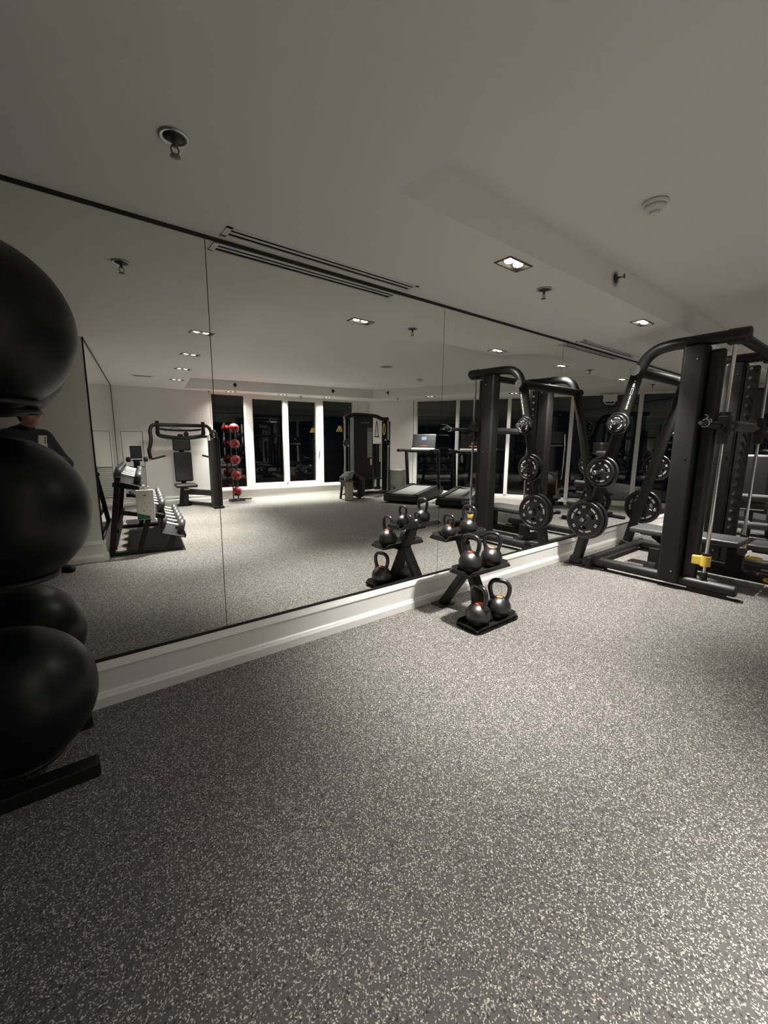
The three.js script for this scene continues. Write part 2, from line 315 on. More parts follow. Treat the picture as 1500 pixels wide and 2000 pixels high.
VENTS.forEach(([a, b, c, d, label]) => {
  const w = b - a, h = d - c, t = thing('ceiling_vent', label, 'vent', [(a + b) / 2, CE, (c + d) / 2], 0, 'slot air vents along the mirror');
  part(t, 'frame', [box(w, 0.006, 0.024, 0, -0.002, h / 2 - 0.012), box(w, 0.006, 0.024, 0, -0.002, -h / 2 + 0.012), box(0.03, 0.006, h, w / 2 - 0.015, -0.002, 0), box(0.03, 0.006, h, -w / 2 + 0.015, -0.002, 0)], M.white);
  for (const z of [-0.006, 0.006]) part(t, 'slat', box(w - 0.05, 0.003, 0.0095, 0, -0.001, z, 0.001), M.white);
  part(t, 'slot_lining', [box(w - 0.034, 0.004, h - 0.034, 0, 0.06, 0), box(w - 0.034, 0.06, 0.004, 0, 0.03, h / 2 - 0.02), box(w - 0.034, 0.06, 0.004, 0, 0.03, -h / 2 + 0.02)], M.black);
});
{
  const t = thing('ceiling_grille', 'small ceiling air grille near the side mirror', 'vent', [GRILLE[0], CE, GRILLE[1]], FB.turn);
  part(t, 'frame', [box(0.34, 0.006, 0.03, 0, -0.002, 0.075), box(0.34, 0.006, 0.03, 0, -0.002, -0.075), box(0.04, 0.006, 0.18, 0.15, -0.002, 0), box(0.04, 0.006, 0.18, -0.15, -0.002, 0)], M.white);
  for (let i = 0; i < 11; i++) part(t, 'slat', box(0.006, 0.018, 0.125, -0.115 + i * 0.023, 0.008, 0, 0, [0, 0, 0.5]), M.white);
  part(t, 'lining', [box(0.264, 0.004, 0.124, 0, 0.06, 0), box(0.264, 0.06, 0.004, 0, 0.03, 0.061), box(0.264, 0.06, 0.004, 0, 0.03, -0.061)], M.black);
}
function sprinkler(pos, label, tilt) {
  const t = thing('fire_sprinkler', label, 'sprinkler', pos, 0, 'fire sprinklers');
  if (tilt) t.rotation.set(...tilt);
  part(t, 'escutcheon', lathe([[0.034, 0.0], [0.05, -0.003], [0.052, -0.006], [0.046, -0.008], [0.038, -0.006], [0.034, 0.0]], 28), M.steel);
  part(t, 'cup', lathe([[0, -0.002], [0.036, -0.002], [0.037, -0.005], [0.02, -0.012], [0, -0.013]], 24), M.black);
  part(t, 'stem', [cyl([0, -0.005, 0], [0, -0.035, 0], 0.009, 0.007, 12), ...[-1, 1].map((s) => tube([[s * 0.008, -0.03, 0], [s * 0.013, -0.045, 0], [s * 0.004, -0.062, 0]], 0.0025, { seg: 10, rad: 6 }))], M.bronze);
  part(t, 'deflector', lathe([[0, -0.061], [0.017, -0.063], [0.018, -0.065], [0, -0.066]], 16), M.bronze);
}
sprinkler([0.465, CE, 0.705], 'fire sprinkler in the ceiling above the first mirror panel');
sprinkler([2.875, CE, 0.705], 'fire sprinkler in the ceiling between the two nearest downlights');
sprinkler([6.46, CE, 0.73], 'fire sprinkler in the ceiling past the smith machine');
sprinkler([8.88, CE, 0.74], 'fire sprinkler in the ceiling at the far end of the mirror');
sprinkler([5.0, CE, 7.12], 'fire sprinkler in the ceiling before the sliding window');
sprinkler([7.12, CE, 5.95], 'fire sprinkler in the ceiling between cable tower and treadmills');
sprinkler([2.93, CE, 7.48], 'fire sprinkler in the ceiling above the chest press');
sprinkler([3.4, 2.58, 0.95], 'sidewall sprinkler on the near step of the ceiling tray', [-Math.PI / 2, 0, 0]);
const farStep = (x) => TRAY[2][1] + (TRAY[3][1] - TRAY[2][1]) * (x - TRAY[2][0]) / (TRAY[3][0] - TRAY[2][0]);
sprinkler([3.38, 2.58, farStep(3.38)], 'sidewall sprinkler on the far tray step above the medicine balls', [Math.PI / 2, 0, 0]);
sprinkler([5.6, 2.58, farStep(5.6)], 'sidewall sprinkler on the far tray step above the right window pane', [Math.PI / 2, 0, 0]);
sprinkler([6.82, 2.58, 5.97], 'sidewall sprinkler on the right tray step above the cable tower', [0, 0, -Math.PI / 2]);
function detector(pos, label) {
  const t = thing('smoke_detector', label, 'smoke detector', pos, 0, 'ceiling smoke detectors');
  part(t, 'base', lathe([[0, 0], [0.062, 0], [0.062, -0.012], [0.056, -0.02], [0, -0.02]], 32), M.white);
  part(t, 'cover', lathe([[0, -0.02], [0.052, -0.02], [0.05, -0.034], [0.034, -0.046], [0, -0.05]], 32), M.white);
  part(t, 'sensor_cap', lathe([[0, -0.048], [0.024, -0.047], [0.025, -0.058], [0.02, -0.062], [0, -0.063]], 24), M.white);
}
detector([2.7, RT, 1.45], 'white smoke detector on the raised ceiling near the camera');
detector([6.25, RT, 4.2], 'white smoke detector on the raised ceiling before the treadmills');
{
  const t = thing('ceiling_speaker', 'round flush ceiling speaker in the middle of the raised ceiling', 'speaker', [4.79, RT, 3.5]);
  part(t, 'rim', lathe([[0.1, 0], [0.12, 0], [0.118, -0.008], [0.1, -0.006]], 32), M.white);
  part(t, 'grille', lathe([[0, -0.003], [0.1, -0.003], [0.1, 0], [0, 0]], 32), M.grey);
}

// ------------------------------------------------------------------ lettering
function sheet(w, h, mat, z = 0) { const g = new THREE.PlaneGeometry(w, h).translate(0, 0, z); return [g]; }
const logoTex = canvasTex(512, 128, (g, w, h) => {
  g.fillStyle = '#0a0a0a'; g.fillRect(0, 0, w, h); g.fillStyle = '#c9a21c';
  g.beginPath(); g.moveTo(70, 22); g.lineTo(442, 22); g.quadraticCurveTo(505, 64, 442, 106); g.lineTo(70, 106); g.quadraticCurveTo(7, 64, 70, 22); g.fill();
  g.fillStyle = '#1a1606'; g.font = 'bold 54px sans-serif'; g.textAlign = 'center'; g.textBaseline = 'middle'; g.fillText('TECHNOGYM', 256, 66, 380);
});
M.logo = S({ map: logoTex, roughness: 0.5 });
function plateTex(num) {
  return canvasTex(512, 512, (g) => {
    g.fillStyle = '#0a0a0a'; g.fillRect(0, 0, 512, 512); g.fillStyle = '#d8d6d0'; g.textAlign = 'center'; g.textBaseline = 'middle';
    const arc = (s, mid, size, step) => { g.font = `bold ${size}px sans-serif`; [...s].forEach((ch, i) => { const a = mid + (i - (s.length - 1) / 2) * step; g.save(); g.translate(256 + Math.cos(a) * 196, 256 + Math.sin(a) * 196); g.rotate(a + Math.PI / 2); g.fillText(ch, 0, 0); g.restore(); }); };
    for (let k = 0; k < 3; k++) { arc(num, -Math.PI / 2 + k * P2 / 3, 50, 0.15); arc('YORK USA', -Math.PI / 2 + Math.PI / 3 + k * P2 / 3, 40, 0.125); }
  });
}
const plateMats = Object.fromEntries(['45', '35', '25', '10', '5'].map((n) => [n, S({ map: plateTex(n), roughness: 0.4 })]));

// ------------------------------------------------------------------ smith machine
const SX = 4.69, SFAR = 1.33;
const legZ = (y) => 0.2 + 0.2215 * y;
{
  const t = thing('smith_machine', 'black smith machine with chrome guide rods standing by the mirror', 'smith machine', [SX, 0, 0]);
  for (const [x0, inn] of [[0, 1], [SFAR, -1]]) {
    const out = -inn;
    part(t, 'base_pipe', [cyl([x0, 0.085, 0.36], [x0, 0.085, 1.655], 0.05), cyl([x0, 0.085, 0.38], [x0, 0.085, 0.52], 0.056), cyl([x0, 0.085, 1.655], [x0, 0.085, 1.67], 0.05, 0.044)], M.frame);
    part(t, 'floor_runner', [box(0.05, 0.012, 1.22, x0, 0.006, 1.11), box(0.04, 0.03, 0.3, x0, 0.027, 1.45), box(0.1, 0.024, 0.16, x0, 0.012, 0.46, 0.008)], M.rubber);
    part(t, 'rear_leg', bar([x0, 0.01, legZ(0)], [x0, 2.1, legZ(2.1)], 0.085, 0.115, 0.04), M.frame);
    part(t, 'foot_plate', [box(0.15, 0.014, 0.2, x0, 0.007, 0.2, 0.005), bar([x0, 0.01, 0.2], [x0, 0.09, 0.22], 0.1, 0.14, 0.02)], M.rubber);
    part(t, 'top_arm', tube([[x0, 2.04, legZ(2.04)], [x0, 2.12, 0.69], [x0, 2.2, 0.73], [x0, 2.265, 0.81], [x0, 2.292, 0.93], [x0, 2.297, 1.1], [x0, 2.3, 1.42]], 0.052, { seg: 60, rad: 20 }), M.frame);
    part(t, 'arm_end', [cyl([x0, 2.3, 1.36], [x0, 2.3, 1.5], 0.057), cyl([x0, 2.3, 1.5], [x0, 2.3, 1.512], 0.057, 0.05), box(0.09, 0.06, 0.12, x0, 2.255, 1.42, 0.015)], M.black);
    part(t, 'column', box(0.16, 2.21, 0.185, x0, 1.155, 1.145, 0.03), M.frameFlat);
    part(t, 'peg_rail', box(0.07, 2.12, 0.115, x0 + inn * 0.035, 1.15, 1.295, 0.02), M.black);
    for (let i = 0; i < 19; i++) part(t, 'catch_peg', [cyl([x0 + inn * 0.06, 0.46 + i * 0.0952, 1.29], [x0 + inn * 0.1, 0.46 + i * 0.0952, 1.29], 0.012, 0.012, 12), cyl([x0 + inn * 0.1, 0.46 + i * 0.0952, 1.29], [x0 + inn * 0.106, 0.46 + i * 0.0952, 1.29], 0.017, 0.016, 12)], M.chrome);
    for (const [y, z] of [[2.13, 1.175], [1.25, 1.175], [0.17, 1.175]]) part(t, 'bolt', cyl([x0 - 0.078, y, z], [x0 - 0.084, y, z], 0.009, 0.007, 12), M.chrome);
    part(t, 'guide_rod', cyl([x0, 0.12, 1.415], [x0, 2.25, 1.415], 0.016, 0.016, 20), M.chrome);
    part(t, 'rod_socket', [cyl([x0, 0.11, 1.415], [x0, 0.2, 1.415], 0.03), cyl([x0, 0.36, 1.415], [x0, 0.385, 1.415], 0.032)], M.black);
    part(t, 'bumper', [cyl([x0, 0.265, 1.415], [x0, 0.36, 1.415], 0.04), box(0.05, 0.085, 0.1, x0, 0.312, 1.36, 0.01)], M.yellow, 'yellow bar bumper');
    part(t, 'carriage', [box(0.085, 0.16, 0.085, x0, 1.55, 1.415, 0.012), cyl([x0, 1.44, 1.415], [x0, 1.66, 1.415], 0.036), box(0.06, 0.06, 0.12, x0, 1.55, 1.36, 0.01), box(0.07, 0.09, 0.07, x0, 1.43, 1.41, 0.01)], M.black);
    part(t, 'bar_hook', [ext([[-0.03, -0.05], [0.02, -0.06], [0.04, -0.02], [0.035, 0.03], [0.0, 0.1], [-0.05, 0.04], [-0.045, 0.025], [-0.01, 0.045], [0.0, 0.0]], 0.014, 0.002).rotateY(Math.PI / 2).translate(x0 + inn * 0.11, 1.57, 1.35)], M.cap, 'pale metal bar hook');
    for (const [y, k] of [[0.557, 0.2], [1.08, 0.26], [1.585, 0.24]]) part(t, 'plate_horn', [cyl([x0, y, legZ(y)], [x0 + out * k, y, legZ(y)], 0.024), cyl([x0 + out * k, y, legZ(y)], [x0 + out * (k + 0.012), y, legZ(y)], 0.024, 0.017), cyl([x0 + out * 0.04, y, legZ(y)], [x0 + out * 0.055, y, legZ(y)], 0.045)], M.chrome);
  }
  part(t, 'rear_floor_bar', [cyl([-0.085, 0.085, 0.36], [SFAR + 0.085, 0.085, 0.36], 0.048), cyl([-0.092, 0.085, 0.36], [-0.08, 0.085, 0.36], 0.046, 0.052), cyl([SFAR + 0.08, 0.085, 0.36], [SFAR + 0.092, 0.085, 0.36], 0.052, 0.046)], M.frame);
  part(t, 'rear_top_bar', cyl([-0.085, 2.09, 0.668], [SFAR + 0.085, 2.09, 0.668], 0.05), M.frame);
  for (const [a, b] of [[-0.083, -0.1], [SFAR + 0.083, SFAR + 0.1]]) part(t, 'end_cap', cyl([a, 2.09, 0.668], [b, 2.09, 0.668], 0.052, 0.048), M.cap, 'pale grey round end cap');
  part(t, 'front_top_bar', cyl([0, 2.285, 1.44], [SFAR, 2.285, 1.44], 0.045), M.frame);
  const bx = 1.55, bz = 1.405;
  part(t, 'bar', [cyl([-0.62, bx, bz], [SFAR + 0.62, bx, bz], 0.014, 0.014, 16), ], M.steel);
  for (const [a, b] of [[-0.6, -0.1], [SFAR + 0.1, SFAR + 0.6]]) part(t, 'bar_sleeve', cyl([a, bx, bz], [b, bx, bz], 0.022), M.black);
  part(t, 'bar_pad', [cyl([0.3, bx, bz], [SFAR - 0.3, bx, bz], 0.045)], M.foam);
  part(t, 'bar_sleeve_stop', [cyl([-0.13, bx, bz], [-0.09, bx, bz], 0.04), cyl([SFAR + 0.09, bx, bz], [SFAR + 0.13, bx, bz], 0.04)], M.black);
  const markTex = canvasTex(128, 768, (g, w, h) => {
    g.fillStyle = '#1f1e1b'; g.fillRect(0, 0, w, h); g.fillStyle = '#e8e6df'; g.strokeStyle = '#e8e6df'; g.lineWidth = 9;
    g.fillRect(44, 20, 44, 34); g.fillRect(30, 84, 66, 96); g.strokeRect(34, 214, 60, 140);
    const fig = (y) => { g.beginPath(); g.arc(64, y, 13, 0, P2); g.fill(); g.beginPath(); g.moveTo(64, y + 14); g.lineTo(64, y + 52); g.lineTo(34, y + 96); g.moveTo(64, y + 52); g.lineTo(92, y + 92); g.moveTo(32, y + 34); g.lineTo(64, y + 24); g.lineTo(98, y + 40); g.stroke(); };
    fig(400); fig(520); fig(640);
  });
  part(t, 'marking_label', new THREE.PlaneGeometry(0.036, 0.3).applyMatrix4(new THREE.Matrix4().makeBasis(V(0, -0.2163, 0.9763).cross(V(0, 0, 0)).set(0, 0.2163 * -1, 0.9763), V(0, 0.9763, 0.2163), V(-1, 0, 0))).translate(-0.0437, 1.86, legZ(1.86) + 0.02), S({ map: markTex, roughness: 0.5 }), 'white pictogram strip');
}
function weightPlate(dia, th, num, name, label, group, [x, y, z], turn) {
  const t = thing(name, label, 'weight plate', [x, y, z], 0, group), R = dia / 2;
  const circ = (r, n = 56) => Array.from({ length: n }, (_, i) => [Math.cos(i / n * P2) * r, Math.sin(i / n * P2) * r]);
  const hs = [circ(0.026, 20)];
  if (R > 0.12) for (let k = 0; k < 3; k++) { const m = Math.PI / 2 + Math.PI / 3 + k * P2 / 3 + turn; const ri = R * 0.36, ro = R * 0.57, w = 0.42, a = []; for (let i = 0; i <= 6; i++) a.push([Math.cos(m - w + i / 6 * 2 * w) * ro, Math.sin(m - w + i / 6 * 2 * w) * ro]); for (let i = 6; i >= 0; i--) a.push([Math.cos(m - w * 0.8 + i / 6 * 1.6 * w) * ri, Math.sin(m - w * 0.8 + i / 6 * 1.6 * w) * ri]); hs.push(a); }
  part(t, 'disc', ext(circ(R), th * 0.72, 0.003, hs).rotateY(Math.PI / 2), M.ironGloss);
  part(t, 'rim', lathe([[R * 0.9, -th * 0.4], [R * 0.93, -th / 2], [R * 0.985, -th / 2], [R, -th * 0.38], [R, th * 0.38], [R * 0.985, th / 2], [R * 0.93, th / 2], [R * 0.9, th * 0.4], [R * 0.9, -th * 0.4]], 56).rotateZ(Math.PI / 2), M.ironGloss);
  part(t, 'hub', lathe([[0.027, -th / 2], [R * 0.26, -th / 2], [R * 0.3, -th * 0.34], [R * 0.3, th * 0.34], [R * 0.26, th / 2], [0.027, th / 2], [0.027, -th / 2]], 32).rotateZ(Math.PI / 2), M.ironGloss);
  for (const s of [-1, 1]) part(t, 'lettering', new THREE.RingGeometry(R * 0.62, R * 0.9, 56, 1).rotateZ(turn).rotateY(s * Math.PI / 2).translate(s * (th * 0.36 + 0.0006), 0, 0), plateMats[num]);
  return t;
}
{
  const g = 'weight plates on the smith machine horns', hp = (y) => [y, legZ(y)];
  const near = [[0.557, 0.44, 0.032, '45', -0.078, 'big weight plate on the low near horn, behind the front one', 0.2], [0.557, 0.4, 0.034, '35', -0.125, 'front weight plate marked 35 on the low near horn', 0.12],
    [1.08, 0.33, 0.03, '25', -0.078, 'larger rear weight plate on the middle near horn', 0.5], [1.08, 0.275, 0.028, '10', -0.12, 'smaller front weight plate on the middle near horn', 0.1],
    [1.585, 0.215, 0.026, '10', -0.078, 'rear small weight plate on the top near horn', 0.3], [1.585, 0.165, 0.022, '5', -0.115, 'smallest front weight plate on the top near horn', 0.9]];
  for (const [y, d, th, n, x, label, turn] of near) weightPlate(d, th, n, 'weight_plate', label, g, [SX + x, y - 0.002, legZ(y)], turn);
  const far = [[0.557, 0.44, 0.034, '45', 0.1, 'big weight plate marked 45 on the low far horn', 0.4], [1.08, 0.33, 0.03, '25', 0.1, 'weight plate on the middle far horn', 0.8], [1.585, 0.215, 0.026, '10', 0.1, 'small weight plate on the top far horn', 0.2]];
  for (const [y, d, th, n, x, label, turn] of far) weightPlate(d, th, n, 'weight_plate', label, g, [SX + SFAR + x, y - 0.002, legZ(y)], turn);
}
for (const [x, s, label] of [[SX - 0.5, -1, 'chrome spring collar on the near end of the smith bar'], [SX + SFAR + 0.5, 1, 'chrome spring collar on the far end of the smith bar']]) {
  const t = thing('spring_collar', label, 'collar', [x, 1.55, 1.405], 0, 'spring collars on the bar');
  const c = []; for (let i = 0; i <= 60; i++) { const a = i / 60 * P2 * 3; c.push([(-0.012 + i / 60 * 0.024), Math.cos(a) * 0.0285, Math.sin(a) * 0.0285]); }
  part(t, 'coil', tube(c, 0.0035, { seg: 160, rad: 8 }), M.chrome);
  part(t, 'grip', tube([[-0.012, 0.0285, 0], [s * 0.02, 0.05, 0.02], [s * 0.07, 0.055, 0.03], [s * 0.12, 0.06, 0.03]], 0.0045, { seg: 24, rad: 8 }), M.chrome);
  part(t, 'grip', tube([[0.012, 0.0285, 0], [s * 0.025, 0.03, 0.04], [s * 0.07, 0.005, 0.055], [s * 0.12, -0.004, 0.05]], 0.0055, { seg: 24, rad: 8 }), M.chrome);
}
// adjustable bench inside the frame of the smith machine
{
  const t = thing('adjustable_bench', 'flat adjustable bench with dark pads under the smith bar', 'bench', [5.33, 0, 0]);
  part(t, 'back_pad', [box(0.4, 0.06, 1.0, 0, 0.415, 1.06, 0.024)], M.benchVinyl);
  part(t, 'seat_pad', [box(0.36, 0.06, 0.4, 0, 0.415, 1.8, 0.024)], M.benchVinyl);
  part(t, 'pad_frame', [box(0.08, 0.04, 0.85, 0, 0.365, 1.05, 0.01), box(0.08, 0.04, 0.35, 0, 0.365, 1.8, 0.01), box(0.26, 0.02, 0.05, 0, 0.378, 0.8), box(0.26, 0.02, 0.05, 0, 0.378, 1.3), box(0.24, 0.02, 0.05, 0, 0.378, 1.8)], M.frameFlat);
  part(t, 'pivot', [cyl([-0.2, 0.37, 1.58], [0.2, 0.37, 1.58], 0.024)], M.steel);
  part(t, 'pivot_cap', [cyl([-0.215, 0.37, 1.58], [-0.2, 0.37, 1.58], 0.034, 0.04)], M.cap);
  part(t, 'center_post', [bar([0, 0.1, 1.5], [0, 0.36, 1.5], 0.1, 0.14, 0.02)], M.frameFlat);
  part(t, 'base_beam', [bar([0, 0.1, 0.86], [0, 0.1, 2.12], 0.1, 0.09, 0.02, V(1, 0, 0))], M.frameFlat);
  part(t, 'brace', [bar([0, 0.12, 1.1], [0, 0.35, 0.75], 0.06, 0.05, 0.01), cyl([-0.08, 0.2, 1.0], [0.08, 0.2, 1.0], 0.012)], M.frameFlat);
  part(t, 'rear_foot', [box(0.5, 0.075, 0.1, 0, 0.0575, 0.84, 0.02), box(0.09, 0.2, 0.11, -0.16, 0.15, 0.84, 0.015)], M.frameFlat);
  for (const s of [-1, 1]) part(t, 'transport_wheel', [cyl([s * 0.26, 0.052, 0.84], [s * 0.32, 0.052, 0.84], 0.052), cyl([s * 0.32, 0.052, 0.84], [s * 0.326, 0.052, 0.84], 0.02)], M.rubber);
  part(t, 'front_foot', [box(0.5, 0.07, 0.1, 0, 0.055, 2.1, 0.02), box(0.06, 0.02, 0.12, -0.2, 0.01, 2.1), box(0.06, 0.02, 0.12, 0.2, 0.01, 2.1)], M.frameFlat);
  part(t, 'logo_plate', [new THREE.PlaneGeometry(0.26, 0.065).rotateY(-Math.PI / 2).translate(-0.0515, 0.1, 1.85)], M.logo, 'yellow oval logo plate');
  part(t, 'pop_pin', [cyl([-0.05, 0.3, 1.62], [-0.1, 0.3, 1.62], 0.016), box(0.03, 0.03, 0.12, -0.09, 0.3, 1.66, 0.01)], M.yellow, 'yellow adjusting lever');
}

// ------------------------------------------------------------------ kettlebells on their rack
{
  const t = thing('kettlebell_rack', 'black three tier kettlebell rack in front of the mirror', 'rack', [2.5625, 0, 0]);
  const tray = (y, zc, dep) => {
    const L = 0.525, H = 0.046, ix = L / 2 - 0.032, iz = dep / 2 - 0.032, ox = L / 2, oz = dep / 2, c = 0.05;
    const q = part(t, 'tray', box(ix * 2, 0.005, iz * 2, 0, y + 0.0045, zc), M.frameFlat);
    const plate = (pts, th = 0.004) => {                       // flat folded sheet through coplanar points
      const P = pts.map((p) => V(p[0], y + p[1] + 0.004, zc + p[2])), n = P[1].clone().sub(P[0]).cross(P[2].clone().sub(P[0])).normalize().multiplyScalar(th), Q = P.map((p) => p.clone().add(n)), f = [];
      for (let k = 1; k < P.length - 1; k++) f.push(P[0], P[k], P[k + 1], Q[0], Q[k + 1], Q[k]);
      P.forEach((p, k) => { const m = (k + 1) % P.length; f.push(p, Q[k], Q[m], p, Q[m], P[m]); });
      const g = new THREE.BufferGeometry().setFromPoints(f); g.computeVertexNormals(); return g;
    };
    for (const s of [-1, 1]) {
      part(q, 'rim', plate([[-ix, 0, s * iz], [ix, 0, s * iz], [ox - c, H, s * oz], [-ox + c, H, s * oz]]), M.frameFlat);
      part(q, 'end_rim', plate([[s * ix, 0, -iz], [s * ix, 0, iz], [s * ox, H, oz - c], [s * ox, H, -oz + c]]), M.frameFlat);
      for (const r of [-1, 1]) part(q, 'corner_fold', [plate([[s * ix, 0, r * iz], [s * ox, H, r * (oz - c)], [s * (ox - 0.012), 0.012, r * (oz - 0.012)]]), plate([[s * ix, 0, r * iz], [s * (ox - 0.012), 0.012, r * (oz - 0.012)], [s * (ox - c), H, r * oz]])], M.frameFlat);
    }
    return q;
  };
  tray(0.0, 0.6, 0.23); tray(0.398, 0.51, 0.215); tray(0.622, 0.277, 0.2);
  part(t, 'post', bar([0, 0.006, 0.6], [0, 0.62, 0.3], 0.1, 0.055, 0.008), M.frameFlat);
  part(t, 'rear_leg', bar([0, 0.008, 0.125], [0, 0.4, 0.4], 0.09, 0.055, 0.008), M.frameFlat);
  part(t, 'foot_plate', box(0.17, 0.012, 0.13, 0, 0.006, 0.125, 0.004), M.black);
  part(t, 'bracket', [box(0.16, 0.012, 0.14, 0, 0.614, 0.285), box(0.16, 0.012, 0.14, 0, 0.391, 0.49), box(0.012, 0.06, 0.02, 0.056, 0.56, 0.33)], M.frameFlat);
}
function kettlebell(R, [x, y, z], turn, capMat, label) {
  const t = thing('kettlebell', label, 'kettlebell', [x, y, z], turn, 'kettlebells on the rack'), yc = R * 0.88;
  const prof = [[0, 0], [R * 0.5, 0], [R * 0.56, R * 0.03]]; const a0 = Math.asin(0.56 * 0.999) ;
  for (let i = 0; i <= 26; i++) { const a = -Math.PI / 2 + 0.62 + i / 26 * (Math.PI - 0.62); prof.push([Math.max(0, Math.cos(a) * R), yc + Math.sin(a) * R]); }
  part(t, 'body', lathe(prof, 48), M.iron);
  const h = [[-0.56, 0.66], [-0.66, 0.98], [-0.79, 1.42], [-0.78, 1.92], [-0.52, 2.25], [0, 2.33], [0.52, 2.25], [0.78, 1.92], [0.79, 1.42], [0.66, 0.98], [0.56, 0.66]].map(([a, b]) => [a * R, yc + b * R, 0]);
  part(t, 'handle', [tube(h, 0.185 * R, { seg: 72, rad: 16 }), ...[-1, 1].map((s) => cyl([s * 0.54 * R, yc + 0.6 * R, 0], [s * 0.64 * R, yc + 0.98 * R, 0], 0.27 * R, 0.19 * R))], M.ironGloss);
  if (capMat) part(t, 'colour_mark', new THREE.SphereGeometry(R * 1.012, 28, 6, 0, P2, 0, 0.3).translate(0, yc, 0), capMat, 'coloured weight mark between the handle feet');
}
{
  const redM = S({ color: lin(0.6, 0.07, 0.03), roughness: 0.45 }), orM = S({ color: lin(0.75, 0.2, 0.07), roughness: 0.45 });
  kettlebell(0.096, [2.437, 0.01, 0.605], -1.75, redM, 'large black kettlebell with red mark, left on the floor tray');
  kettlebell(0.095, [2.69, 0.01, 0.605], -1.2, orM, 'large black kettlebell with orange mark, right on the floor tray');
  kettlebell(0.088, [2.435, 0.408, 0.51], -1.45, redM, 'black kettlebell with red mark, left on the middle tray');
  kettlebell(0.084, [2.69, 0.408, 0.51], -1.35, orM, 'black kettlebell with orange mark, right on the middle tray');
  kettlebell(0.058, [2.425, 0.632, 0.285], -1.5, redM, 'small kettlebell with red mark, left on the top tray');
  kettlebell(0.073, [2.665, 0.632, 0.285], -1.5, null, 'medium kettlebell, right on the top tray');
  kettlebell(0.04, [2.53, 0.632, 0.213], -1.5, null, 'smallest kettlebell at the back of the top tray, seen in the mirror');
}

// ------------------------------------------------------------------ exercise balls and their stand
const BALLS = [[-0.205, 0.338, 0.352, 0.287, 'lowest dark green exercise ball, nearest the floor'], [-0.16, 1.104, 0.352, 0.288, 'middle dark exercise ball at the left edge'], [-0.165, 1.794, 0.352, 0.305, 'topmost dark exercise ball beside the mirror']];
BALLS.forEach(([x, y, z, r, label]) => {
  const t = thing('exercise_ball', label, 'ball', [x, y, z], 0, 'stacked exercise balls');
  part(t, 'shell', (() => { const g = new THREE.SphereGeometry(r, 72, 54), p = g.attributes.position; for (let i = 0; i < p.count; i++) { const a = p.getY(i) / r, k = 1 + 0.0016 * Math.max(0, Math.sin(a * 46)) * (Math.abs(a) < 0.62 ? 1 : 0); p.setXYZ(i, p.getX(i) * k, p.getY(i), p.getZ(i) * k); } g.computeVertexNormals(); return g; })(), M.ballRubber);
  part(t, 'valve_plug', cyl([-r * 0.6, -r * 0.79, 0], [-r * 0.606, -r * 0.8, 0], 0.01), M.rubber);
});
{
  const t = thing('ball_stand', 'black floor stand holding the stack of exercise balls', 'ball stand', [-0.2, 0, 0.352]);
  for (const z of [-0.19, 0.19]) { const f = part(t, 'foot_bar', box(0.8, 0.06, 0.075, -0.16, 0.03, z, 0.006), M.black); part(f, 'end_plug', box(0.006, 0.052, 0.067, 0.243, 0.03, z, 0.002), M.rubber); }
  part(t, 'cross_bar', box(0.06, 0.05, 0.36, -0.5, 0.03, 0, 0.006), M.black);
  part(t, 'post', box(0.06, 2.06, 0.06, -0.52, 1.05, 0, 0.006), M.black);
  for (const [x, y, z, r] of BALLS) {
    const yr = y - r * 0.9, rr = r * 0.505, q = part(t, 'ring', tube(Array.from({ length: 24 }, (_, i) => [x + 0.2 + Math.cos(i / 24 * P2) * rr, yr, Math.sin(i / 24 * P2) * rr]), 0.012, { closed: true, seg: 48, rad: 10 }), M.black);
    part(q, 'ring_arm', bar([-0.52, yr, 0], [x + 0.2 - rr, yr, 0], 0.03, 0.03, 0.004, V(0, 0, 1)), M.black);
  }
}

